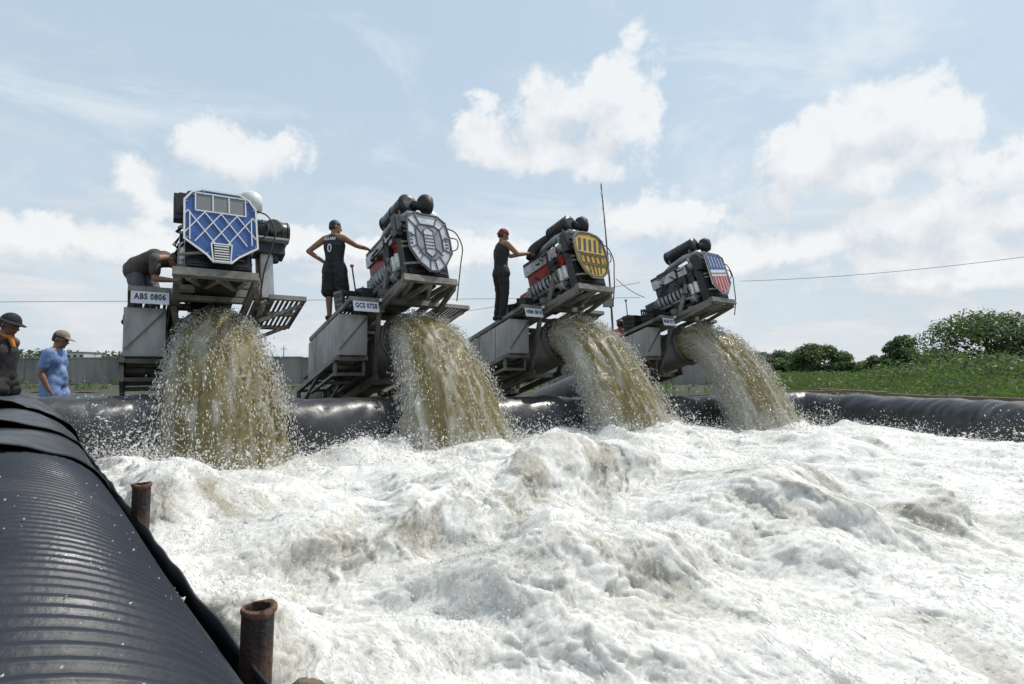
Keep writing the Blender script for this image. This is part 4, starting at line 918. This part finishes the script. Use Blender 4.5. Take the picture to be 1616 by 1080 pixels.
def skin_over(mb, name, m, parent, voxel, smooth=4, fold=0.0):
    """one continuous surface grown over the overlapping limbs"""
    me = mb.mesh(name, m); o = bpy.data.objects.new(name, me); COL.objects.link(o)
    r = o.modifiers.new('remesh', 'REMESH'); r.mode = 'VOXEL'; r.voxel_size = voxel; r.use_smooth_shade = True
    s = o.modifiers.new('smooth', 'SMOOTH'); s.factor = .5; s.iterations = smooth
    dg = bpy.context.evaluated_depsgraph_get(); new = bpy.data.meshes.new_from_object(o.evaluated_get(dg)); bpy.data.objects.remove(o)
    new.materials.clear(); new.materials.append(m); new.name = name
    new.polygons.foreach_set('use_smooth', np.ones(len(new.polygons), bool))
    if fold:
        n = len(new.vertices); co_ = np.empty(n * 3, np.float32); new.vertices.foreach_get('co', co_); nr = np.empty(n * 3, np.float32); new.vertices.foreach_get('normal', nr); co_ = co_.reshape(-1, 3); nr = nr.reshape(-1, 3)
        x, y, z = co_.T; h = .6 * perlin(x * 9 + 3 * z, y * 9, z * 7 + seed_of(name)) + .7 * (np.abs(perlin(x * 5 + z * 4, y * 6 - z * 5, z * 9 + 2)) - .2) + .3 * perlin(x * 22, y * 22, z * 16)
        co_ = co_ + nr * (fold * h)[:, None]; new.vertices.foreach_set('co', co_.ravel().astype(np.float32)); new.update()
    return add_obj(name, new, parent)
def seed_of(n): return float(sum(map(ord, n)) % 17)
def hand(mb, wrist, d, nrm, curl=.35, thumb=1, s=1.0):
    d = unit(d); nrm = unit(np.asarray(nrm) - d * np.dot(nrm, d)); lat = np.cross(d, nrm) * thumb
    w = np.asarray(wrist, float); k = w + d * .085 * s
    for t in (-.028, -.009, .010, .028): capsule(mb, w + lat * t * .6 * s + d * .015 * s, k + lat * t * s, .015 * s, .0125 * s, 8)
    for t, L in ((-.030, .058), (-.010, .072), (.011, .078), (.031, .068)):
        a = k + lat * t * s; d1 = unit(d * math.cos(curl) + nrm * math.sin(curl)); b = a + d1 * L * .48 * s; d2 = unit(d * math.cos(curl * 2.3) + nrm * math.sin(curl * 2.3)); c = b + d2 * L * .52 * s
        chain(mb, [a, b, c], [.0098 * s, .009 * s, .0075 * s], 8)
    a = w + lat * .026 * s + d * .022 * s; b = a + unit(lat * .75 + d * .75 + nrm * .25) * .042 * s; c = b + unit(lat * .25 + d + nrm * .35) * .034 * s
    chain(mb, [a, b, c], [.0135 * s, .011 * s, .009 * s], 8)
def person(label, loc, rz, J, top, top_m, leg, leg_m, skin, face, hair=None, cap=None, shoes=True, scale=1.0, hands=((.35, 1), (.35, -1))):
    """J: joints in metres, x to the figure's right, y forward. arms/legs are shoulder-elbow-wrist-handdir-palm normal, hip-knee-ankle"""
    root = empty('person', loc, rz); root.scale = (scale,) * 3; tag(root, label, 'person')
    A = lambda v: np.asarray(v, float)
    pel, wai, che, nek, hed = (A(J[k]) for k in ('pelvis', 'waist', 'chest', 'neck', 'head')); lat = unit(A(J.get('lat', (1, 0, 0)))); llat = unit(A(J.get('hiplat', (1, 0, 0))))
    fy = unit(A(face)); hz = unit(A(J.get('headup', hed - nek))); fy = unit(fy - hz * np.dot(fy, hz)); fx = np.cross(fy, hz)
    b = MB()
    ellipsoid(b, hed + hz * .015, (.074, .094, .105), (fx, fy, hz)); ellipsoid(b, hed - hz * .055 + fy * .028, (.055, .062, .062), (fx, fy, hz))
    capsule(b, hed + fy * .086 + hz * .012, hed + fy * .108 - hz * .022, .009, .015, 8)         # nose
    capsule(b, hed + fy * .088 - hz * .052 - fx * .016, hed + fy * .088 - hz * .052 + fx * .016, .010, .010, 8)  # lips
    capsule(b, hed + fy * .076 - hz * .092, hed + fy * .074 - hz * .094, .02, .02, 8)           # chin
    for s in (-1, 1):
        ellipsoid(b, hed + fx * s * .078 - fy * .01 - hz * .008, (.012, .022, .034), (fx, fy, hz), 10, 6)
        capsule(b, hed + fx * s * .014 + fy * .082 + hz * .032, hed + fx * s * .045 + fy * .07 + hz * .034, .010, .008, 8)   # brow
    capsule(b, nek - (nek - che) * .15, hed - hz * .05 - fy * .012, .056, .052)
    body = [(pel, wai, .105, .098), (wai, che, .098, .118)]
    def torso(q, g):
        for p0, p1, r0, r1 in body:
            for s in (-1, 1): capsule(q, p0 + (llat if p0 is pel else lat) * s * .062, p1 + lat * s * (.062 if p1 is wai else .078), r0 + g - .012, r1 + g - .012, 16)
        for s in (-1, 1): capsule(q, che + lat * s * .07, nek + lat * s * .03 - (nek - che) * .25, .105 + g, .062 + g, 14)
    torso(b, 0)
    for (sh, el, wr, hd, pn), (cu, th) in zip(J['arms'], hands):
        sh, el, wr = A(sh), A(el), A(wr)
        capsule(b, nek - (nek - che) * .35 + (sh - che) * .25, sh, .065, .060); m1 = sh * .55 + el * .45
        chain(b, [sh, m1, el], [.059, .052, .041]); m2 = el * .7 + wr * .3; chain(b, [el, m2, wr], [.041, .042, .027]); hand(b, wr, A(hd), A(pn), cu, th)
    for hp, kn, an in J['legs']:
        hp, kn, an = A(hp), A(kn), A(an); chain(b, [hp, hp * .6 + kn * .4, kn], [.098, .086, .058], 14); chain(b, [kn, kn * .65 + an * .35, an], [.056, .058, .038], 14)
        tf = A(J.get('toe', (0, 1, 0))); chain(b, [an + A((0, 0, -.045)) - tf * .04, an + A((0, 0, -.055)) + tf * .08, an + A((0, 0, -.062)) + tf * .16], [.036, .036, .026])
    skin_over(b, 'body', M[skin], root, .0085, 3)
    # clothes
    q = MB(); torso(q, .013)
    for (sh, el, wr, hd, pn) in J['arms']:
        sh, el = A(sh), A(el)
        if top == 'tshirt': chain(q, [che * .4 + sh * .6, sh, sh * .35 + el * .65], [.085, .074, .072])
        elif top == 'sleeves': chain(q, [che * .4 + sh * .6, sh, el, el * .85 + A(wr) * .15], [.085, .073, .056, .052])
        else: capsule(q, che + (sh - che) * .35, nek - (nek - che) * .45 + (sh - che) * .50, .085, .04)
    for hp, kn, an in J['legs']: 
        hp, kn = A(hp), A(kn); capsule(q, hp + (wai - pel) * .05, hp + (kn - hp) * J.get('hem', .12), .116, .130)
    if top == 'tshirt': capsule(q, pel + (wai - pel) * .2 - llat * .06 + A((0, .02, 0)), wai + llat * .0 + A((0, .03, 0)), .135, .135, 16); capsule(q, pel + (wai - pel) * .2 + llat * .06, wai + A((0, .01, 0)), .135, .13, 16)
    if top != 'tshirt': capsule(q, pel + (wai - pel) * .3, che, .125, .135, 16)
    skin_over(q, {'tank': 'tank_top', 'tshirt': 't_shirt', 'sleeves': 'shirt'}[top], M[top_m], root, .013, 16, .008)
    q = MB(); capsule(q, pel - llat * .07, pel + llat * .07, .118, .118)
    for hp, kn, an in J['legs']:
        hp, kn, an = A(hp), A(kn), A(an)
        if leg == 'shorts': chain(q, [hp, hp * .5 + kn * .5, hp * .0 + kn * 1.0], [.112, J.get('sw', .112), J.get('sw', .108)], 16)
        else: chain(q, [hp, hp * .5 + kn * .5, kn, kn * .5 + an * .5, an + A((0, 0, .01))], [.112, .102, .080, .074, .066], 16)
    skin_over(q, 'shorts' if leg == 'shorts' else 'trousers', M[leg_m], root, .013, 5, .012)
    q = MB()
    for s in (-1, 1): ellipsoid(q, hed + fx * s * .030 + fy * .082 + hz * .014, (.012, .007, .007), (fx, fy, hz), 8, 6)
    q.build('eyes', M['eye'], root)
    if hair:
        q = MB(); ellipsoid(q, hed + hz * .030 - fy * .014, (.086, .102, .106), (fx, fy, hz), 20, 10, -.05); ellipsoid(q, hed - fy * .040 + hz * .0, (.078, .072, .088), (fx, fy, hz), 16, 8, -.6)
        skin_over(q, 'hair', M[hair], root, .009, 2)
    if cap:
        kind, cm = cap; q = MB()
        ellipsoid(q, hed + hz * .040 - fy * .006, (.087, .105, .098), (fx, fy, hz), 20, 8, .0)
        if kind == 'visor':
            for k in range(7):
                a = (k - 3) * .24; capsule(q, hed + hz * .048 + fy * .085 * math.cos(a) + fx * .085 * math.sin(a), hed + hz * .034 + fy * (.085 + .085 * math.cos(a * 1.25)) + fx * .088 * math.sin(a), .010, .008, 8)
        if kind == 'brim':
            for k in range(26):
                a = 2 * math.pi * k / 26; c_, s_ = math.cos(a), math.sin(a); a2 = 2 * math.pi * (k + 1) / 26
                capsule(q, hed + hz * .042 + fy * .088 * c_ + fx * .075 * s_, hed + hz * .028 + fy * .145 * c_ + fx * .128 * s_, .011, .008, 8)
        if kind == 'wrap': ellipsoid(q, hed + hz * .028 - fy * .03, (.082, .085, .08), (fx, fy, hz), 16, 8, -.4); capsule(q, hed - fy * .1 + hz * .03, hed - fy * .125 - hz * .02, .022, .012, 8)
        skin_over(q, 'hat' if kind == 'brim' else 'cap', M[cm], root, .008, 2)
    if shoes:
        q = MB(); tf = A(J.get('toe', (0, 1, 0)))
        for hp, kn, an in J['legs']: an = A(an); chain(q, [an + A((0, 0, -.04)) - tf * .05, an + A((0, 0, -.048)) + tf * .09, an + A((0, 0, -.058)) + tf * .18], [.048, .045, .034])
        skin_over(q, 'shoes', M['dark'], root, .009, 2)
    return root
def joints(**kw):
    J = dict(pelvis=(0, 0, .93), waist=(0, .0, 1.10), chest=(0, -.01, 1.27), neck=(0, -.02, 1.45), head=(0, .012, 1.585),
             legs=[((-.095, 0, .90), (-.10, .03, .50), (-.10, -.02, .085)), ((.095, 0, .90), (.10, .03, .50), (.10, -.02, .085))])
    J.update(kw); return J
def to_local(loc, rz, p, sc=1.0):
    d = (np.asarray(p) - np.asarray(loc)) / sc; c, s = math.cos(-rz), math.sin(-rz); return np.array([c * d[0] - s * d[1], s * d[0] + c * d[1], d[2]])
def on_deck(i, x, y, n=.108):   # where the line of sight meets a walkway's top
    o = rigw(i, 0, 0, n); nn = -Ad * SP + np.array([0, 0, CP]); r = ray(x, y); t = ((o - np.array([0, 0, CAMH])) @ nn) / (r @ nn); return np.array([0, 0, CAMH]) + r * t

# man in the black basketball jersey, seen from behind on the silver rig's walkway, right hand on the engine
loc = rigw(1, -.13, -.98, .11); rz = math.radians(-14)
gp = rigw(1, .44, -.42, 1.26)
J = joints(arms=None); el2 = to_local(loc, rz, gp); shR = np.array([.185, -.01, 1.385]); 
mid = shR * .5 + el2 * .5 + np.array([0, -.03, -.03])
J['arms'] = [((-.19, -.02, 1.385), (-.41, -.14, 1.17), (-.20, .02, 1.00), (.75, .2, -.5), (.2, 1, 0)), (shR, shR + (el2 - shR) * .47 + np.array([0, -.02, -.03]), shR + (el2 - shR) * .90, el2 - shR, (0, 0, -1))]
J['legs'] = [((-.095, 0, .90), (-.115, .03, .50), (-.06, -.03, .085)), ((.095, 0, .90), (.13, .04, .52), (.10, .02, .085))]; J['hem'] = .22; J['sw'] = .122
pj = person('man in black number 0 jersey and shorts with one arm stretched to the engine', tuple(loc), rz, J, 'tank', 'jersey', 'shorts', 'jersey', 'skin', (.75, .65, -.12), hair='hair', hands=((.5, -1), (.5, 1)))
def back_text(parent, txt, size, z, y, sp=1.0):
    me = text_mesh(txt, size, .003, .85, .001, sp); return place_text(me, 'lettering', M['plate'], parent, np.array([-.01, y, z]), np.array([1.0, 0, 0]), np.array([0, .03, 1.0]))
back_text(pj, '0', .20, 1.20, -.148); back_text(pj, 'LILLARD', .062, 1.365, -.138, 1.1)
# man with red headwear and black clothes on the yellow rig's walkway, both hands on the engine
loc = rigw(2, -.16, -.78, .11); rz = math.radians(-62); gp = rigw(2, .42, -.12, 1.42); g = to_local(loc, rz, gp, 1.10)
sR, sL = np.array([.185, .02, 1.385]), np.array([-.185, .03, 1.385])
J = joints(head=(0, .05, 1.57), chest=(0, .01, 1.27), neck=(0, .01, 1.44)); gl = g + np.array([-.10, -.04, -.03]); gr = g + np.array([.05, -.05, -.06])
J['arms'] = [(sL, sL * .5 + gl * .5 + np.array([-.05, 0, -.10]), gl, gl - sL, (0, 0, -1)), (sR, sR * .55 + gr * .45 + np.array([.07, -.02, -.13]), gr, gr - sR, (0, 0, -1))]
person('man in red cap and black clothes reaching to the engine of the yellow panel rig', tuple(loc), rz, J, 'tank', 'trouser', 'trousers', 'trouser', 'skin', (.1, 1, -.25), hair='hair', cap=('wrap', 'red_cloth'), scale=1.10, hands=((.5, -1), (.5, 1)))
# man bent over the engine of the blue rig
loc = rigw(0, -.05, -1.20, .05); rz = math.radians(-104)
J = dict(pelvis=(0, -.12, .80), waist=(0, .06, .90), chest=(0, .24, .93), neck=(0, .40, .92), head=(0, .52, .89), headup=(0, .9, .1),
         legs=[((-.10, -.12, .78), (-.12, .06, .44), (-.11, -.12, .085)), ((.10, -.12, .78), (.12, .04, .42), (.12, -.14, .085))],
         arms=[((-.18, .36, .87), (-.26, .50, .66), (-.20, .74, .66), (.2, 1, .1), (0, 0, -1)), ((.20, .36, .87), (.22, .40, .60), (.14, .64, .58), (-.1, 1, .1), (0, 0, -1))])
person('man in dark shirt and grey trousers bent over the engine behind the blue panel', tuple(loc), rz, J, 'tshirt', 'brown_cloth', 'trousers', 'grey_cloth', 'skin', (0, .2, -1), hair='hair', hands=((.4, -1), (.4, 1)))
# person in red seated at the low end of the last walkway
loc = rigw(3, -.10, -1.62, -.66); rz = math.radians(-30)
J = dict(pelvis=(0, 0, .50), waist=(0, .02, .66), chest=(0, .05, .82), neck=(0, .09, .99), head=(0, .13, 1.12),
         legs=[((-.10, 0, .50), (-.13, .42, .55), (-.12, .45, .12)), ((.10, 0, .50), (.13, .42, .55), (.12, .45, .12))],
         arms=[((-.18, .06, .93), (-.24, .20, .70), (-.10, .38, .66), (.3, 1, 0), (0, 0, -1)), ((.18, .06, .93), (.24, .20, .70), (.10, .38, .66), (-.3, 1, 0), (0, 0, -1))])
person('person in a red shirt seated low behind the crates of the last rig', tuple(loc), rz, J, 'sleeves', 'red_cloth', 'trousers', 'grey_cloth', 'skin_dark', (.3, 1, -.2), hair='hair')
# man in blue t-shirt walking behind the corner of the pool
p = at(84, 600, 8.3); loc = (p[0], p[1], -.02); rz = math.radians(-74)
J = joints(pelvis=(0, 0, .93), chest=(0, .02, 1.27), neck=(0, .03, 1.45), head=(0, .075, 1.575), hem=.30)
J['arms'] = [((-.185, .01, 1.38), (-.23, -.03, 1.10), (-.21, .08, .86), (.05, .25, -1), (1, 0, 0)), ((.185, .01, 1.38), (.22, -.06, 1.10), (.20, .04, .86), (-.05, .3, -1), (-1, 0, 0))]
J['legs'] = [((-.095, 0, .90), (-.10, .16, .52), (-.10, .10, .10)), ((.095, 0, .90), (.10, .02, .50), (.10, -.16, .11))]
person('man in a light blue t-shirt and khaki cap standing behind the corner of the pool', loc, rz, J, 'tshirt', 'blue_cloth', 'shorts', 'jeans', 'skin', (.12, 1, -.02), hair='hair', cap=('visor', 'khaki'), scale=1.03)
# man at the left edge in black hat and scarf
p = at(2, 600, 6.7); loc = (p[0], p[1], .02); rz = math.radians(-80)
J = joints(head=(0, .06, 1.575), neck=(0, .01, 1.45))
J['arms'] = [((-.19, -.01, 1.385), (-.25, -.14, 1.12), (-.07, -.17, .93), (1, -.1, -.2), (0, -1, 0)), ((.19, -.01, 1.385), (.25, -.14, 1.12), (.07, -.17, .95), (-1, -.1, -.2), (0, -1, 0))]
pj = person('man in a black brimmed hat, orange scarf and dark tank top at the left edge', loc, rz, J, 'tank', 'jersey', 'trousers', 'trouser', 'skin_dark', (.1, 1, -.05), hair='hair', cap=('brim', 'trouser'), scale=1.06, hands=((.4, -1), (.4, 1)))
q = MB()
for k in range(16):
    a = 2 * math.pi * k / 16; a2 = 2 * math.pi * (k + 1) / 16; f = lambda t: np.array([.075 * math.sin(t), -.005 + .085 * math.cos(t), 1.455 - .022 * math.cos(t)])
    capsule(q, f(a), f(a2), .027, .027, 8)
capsule(q, (.02, .085, 1.43), (.05, .135, 1.33), .03, .022, 8); skin_over(q, 'scarf', M['orange'], pj, .008, 2)

# ------------------------------------------------------------------ pole, lines, far things
def pole():
    base = at(973, 575, 12.9); base[2] = 0.0; t = at(948, 290, 12.9); root = empty('bamboo_pole', tuple(base)); tag(root, 'tall thin bamboo pole rising behind the yellow panel rig', 'pole')
    d = t - base; q = MB(); n = 26; path = []; rr = []
    for k in range(n): f = k / (n - 1); path.append(d * f + np.array([.05 * math.sin(f * 3), 0, 0])); rr.append(.032 * (1 - .72 * f) + (.004 if k % 2 else 0))
    q.tube(path, rr, 8); q.build('stem', M['bamboo'], root)
    q = MB()
    for f, L in ((.93, .22), (.965, .16), (.88, .14)): q.tube([d * f + np.array([.05 * math.sin(f * 3), 0, 0]), d * f + np.array([random.choice((-1, 1)) * L * .3 + .03, .05, L])], [.008, .003], 5)
    q.build('twigs', M['bamboo'], root)
    lp = at(960, 478, 12.75); lr = empty('floodlight', tuple(lp)); tag(lr, 'small flat floodlight strapped to the bamboo pole', 'floodlight')
    q = MB(); ax = (unit([.9, -.3, 0]), unit([.25, .85, .45]), unit([-.1, -.4, .9])); q.box((0, 0, 0), (.24, .05, .19), ax); q.build('housing', M['steel'], lr)
    q = MB(); q.box(-ax[1] * .03, (.20, .012, .15), ax); q.build('glass', M['lamp_face'], lr)
    q = MB(); q.beam((.0, .03, 0), (.07, .12, -.10), .03, .03); q.build('arm', M['dark'], lr)
pole()
def wire(a, b, sag, r, label, cat='cable'):
    a, b = np.asarray(a), np.asarray(b); q = MB(); c = (a + b) / 2
    q.tube([a + (b - a) * t - np.array([0, 0, 4 * sag * t * (1 - t)]) - c for t in np.linspace(0, 1, 24)], r, 5); o = q.build('overhead_cable', M['rubber'], smooth=True); o.location = c
    tag(o, label, cat)
wire(at(-260, 478, 30), at(1010, 470, 34), .02, .013, 'thin overhead cable crossing level behind the pump rigs')
wire(at(600, 510, 34), at(1010, 446, 30), .1, .012, 'thin overhead cable climbing to the right behind the pump rigs')
wire(at(1168, 444, 30), at(1720, 391, 24), .25, .011, 'overhead cable running off to the right above the trees')
wire(at(972, 440, 12.9), at(1018, 470, 12.5), .05, .008, 'short slack cable from the yellow panel towards the last rig')
def tree(x, ybase, ytop, D, wpx, leaf, label, n=2600, shape='round', seed=0, group='trees beyond the field'):
    rg = np.random.default_rng(seed); b = at(x, ybase, D); b[2] = 0.0; top = at(x, ytop, D)[2]; H = top; Wm = wpx / FPX * D / 2
    root = empty('tree', tuple(b)); tag(root, label, 'tree', group)
    q = MB(); lean = rg.normal(0, .03, 2) * H; q.tube([(0, 0, -.1), (lean[0] * .4, lean[1] * .4, H * .3), (lean[0], lean[1], H * .72)], [.035 * H, .026 * H, .012 * H], 8)
    q.build('trunk', M['bark'], root, smooth=True)
    q = MB(); C = []; nb = 22 if shape != 'spread' else 44; n = int(n * 2.3)
    for k in range(nb):
        a = rg.uniform(0, 2 * math.pi); 
        if shape == 'spread': h = rg.uniform(.06, .95); rad = Wm * (1.04 - .9 * max(0, h - .45) * 1.5) * math.sqrt(rg.uniform(.08, 1))
        elif shape == 'tall': h = rg.uniform(.06, .95); rad = Wm * (1.05 - .85 * h) * math.sqrt(rg.uniform(.05, 1))
        else: h = rg.uniform(.06, .90); rad = Wm * math.sqrt(max(.1, 1 - (h - .5) ** 2 * 3.6)) * math.sqrt(rg.uniform(.1, .9))
        c = np.array([math.cos(a) * rad, math.sin(a) * rad, H * h]); C.append(c)
        s = np.array([lean[0] * .5, lean[1] * .5, H * max(.2, h - .28)]); q.tube([s, (s + c) / 2 + np.array([0, 0, -.04 * H]), c], [.011 * H, .008 * H, .003 * H], 5)
    q.build('limbs', M['bark'], root)
    C = np.array(C); per = rg.integers(0, nb, n); rad = (Wm * rg.uniform(.24, .42, nb))[per]
    d = rg.normal(size=(n, 3)); d /= np.linalg.norm(d, axis=1, keepdims=True); rr = rg.uniform(.35, 1.0, n) ** .5
    flat = .5 if shape == 'spread' else .72
    Pp = C[per] + d * (rad * rr)[:, None] * [1.15, 1.15, flat] + rg.normal(0, .02 * Wm, (n, 3)); k = Pp[:, 2] > .05 * H
    leaves('crown', Pp[k], .0052 * D ** .9, M[leaf], root, up=.35, aspect=.75, N=(d * [1, 1, 1.0] + rg.normal(0, .6, (n, 3)) + [0, 0, .5])[k])
tree(1560, 590, 499, 62, 190, 'leaf_dark', 'biggest dark spreading tree at the right edge beyond the field', 5200, 'spread', 1)
tree(1640, 590, 512, 58, 130, 'leaf_dark', 'broad leafy tree cut off by the right edge of the picture', 3000, 'spread', 2)
tree(1425, 590, 534, 78, 78, 'leaf_dark', 'upright dark tree with a pointed ragged top, left of the biggest tree', 2600, 'tall', 3)
tree(1392, 590, 562, 84, 60, 'leaf_dark', 'low dark round tree joined to the upright pointed tree', 1500, 'round', 4)
tree(1472, 590, 556, 74, 70, 'leaf', 'low green tree between the pointed tree and the biggest tree', 1700, 'round', 5)
tree(1295, 590, 544, 95, 84, 'leaf_dark', 'wide rounded grey green tree standing mid way along the tree line', 2700, 'round', 6)
tree(1342, 590, 564, 92, 56, 'leaf_dark', 'smaller rounded tree on the right flank of the wide rounded tree', 1500, 'round', 7)
tree(1248, 590, 560, 105, 48, 'leaf_dark', 'small round dark tree on the left flank of the wide rounded tree', 1300, 'round', 8)
tree(1205, 590, 553, 125, 74, 'leaf_far', 'paler distant tree just right of the last jet', 1800, 'round', 9)
tree(1165, 590, 558, 130, 70, 'leaf_far', 'paler distant tree half behind the last jet', 1500, 'round', 10)
def field():
    # rank green field beyond the embankment, and the far tree lines
    n = 70000; d = 17 * (150 / 17) ** RNG.uniform(0, 1, n); a = np.radians(RNG.uniform(8, 58, n)); x, y = d * np.sin(a), d * np.cos(a)
    k = (a > np.radians(20)) | (y > 40); x, y, d = x[k], y[k], d[k]
    s0 = x * Ad[0] + y * Ad[1]; 
    h = (.60 + .5 * perlin(x * .13, y * .13, 2.2) + .38 * perlin(x * .45, y * .45, 5.2)); h = np.clip(h, .12, 1.5) * sstep(d, 14, 24); z = h * RNG.uniform(.25, 1, len(x)) ** .5
    m = perlin(x * .22, y * .3, 9.2) > .12
    ng = RNG.normal(size=(len(x), 3)); ng[:, 2] = np.abs(ng[:, 2]) * .6 + .1
    tag(leaves('tall_grass', np.column_stack([x, y, z])[~m], (.055 + d[~m] * .0016), M['weed'], aspect=.45, N=ng[~m]), kind='stuff')
    tag(leaves('low_shrubs', np.column_stack([x, y, z * 1.12])[m], (.06 + d[m] * .0016), M['leaf'], aspect=.7, N=ng[m]), kind='stuff')
    n = 15000; a = np.radians(RNG.uniform(27, 50, n)); d = RNG.uniform(44, 66, n); x, y = d * np.sin(a), d * np.cos(a)
    hh = np.clip(1.5 + 1.6 * perlin(x * .11, y * .11, 3.3) + .8 * perlin(x * .4, y * .4, 6.1), .3, 3.4) * sstep(np.degrees(a), 27, 34); k = hh > .5
    tag(leaves('scrub', np.column_stack([x, y, hh * RNG.uniform(0, 1, n) ** .6])[k], .16, M['leaf_dark'], up=.3, aspect=.7), kind='stuff')
    n = 16000; x = RNG.uniform(-330, 60, n); y = 260 + RNG.uniform(0, 25, n); hh = 6.5 + 3.6 * sstep(x, -150, -190) + 2.6 * perlin(x * .035, .3, 1.1) + 2.6 * perlin(x * .13, .9, 4.1); z = hh * RNG.uniform(0, 1, n) ** .7
    tag(leaves('far_woods', np.column_stack([x, y, z]), .85, M['leaf_far'], up=.3), kind='stuff')
    n = 9000; x = RNG.uniform(60, 330, n); y = 170 + RNG.uniform(0, 25, n); hh = 4.2 + 1.6 * perlin(x * .06, .3, 8.1); z = hh * RNG.uniform(0, 1, n) ** .7
    tag(leaves('far_thicket', np.column_stack([x, y, z]), .6, M['leaf_far'], up=.3), kind='stuff')
field()
def far_building(x0, x1, ytop, D, label, storeys):
    a, b = at(x0, 580, D), at(x1, 580, D); top = at(x0, ytop, D)[2]; w = b[0] - a[0]; root = empty('far_building', ((a[0] + b[0]) / 2, D, 0)); tag(root, label, 'building')
    q = MB(); q.box((0, 0, top / 2), (w, 10, top)); q.build('walls', M['plaster'], root); q = MB(); q.box((0, 0, top + .15), (w + .8, 10.8, .3)); q.build('roof', M['roof'], root)
    nx = max(3, int(w / 4))
    for s in range(storeys):
        for k in range(nx): q = MB(); q.box((-w / 2 + (k + .5) * w / nx, -5.02, top - 1.7 - 3.2 * s), (w / nx * .5, .1, 1.4)); q.build('window', M['glassy'], root)
far_building(118, 146, 557, 240, 'pale flat roofed building far beyond the wall, right of the man in blue', 2)
far_building(44, 62, 566, 235, 'small pale building far beyond the wall, left of the man in blue', 1)
def mast(x, ytop, D, label):
    t = at(x, ytop, D); root = empty('mast', (t[0], D, 0)); tag(root, label, 'mast'); q = MB(); q.tube([(0, 0, 0), (0, 0, t[2])], [.09, .05], 6); q.build('shaft', M['dark'], root)
    q = MB(); q.beam((-.5, 0, t[2] * .9), (.5, 0, t[2] * .9), .08, .08); q.build('crossarm', M['dark'], root)
mast(448, 546, 90, 'thin distant utility mast above the wall between the first two rigs'); mast(150, 556, 150, 'thin distant utility mast above the wall near the pale building')
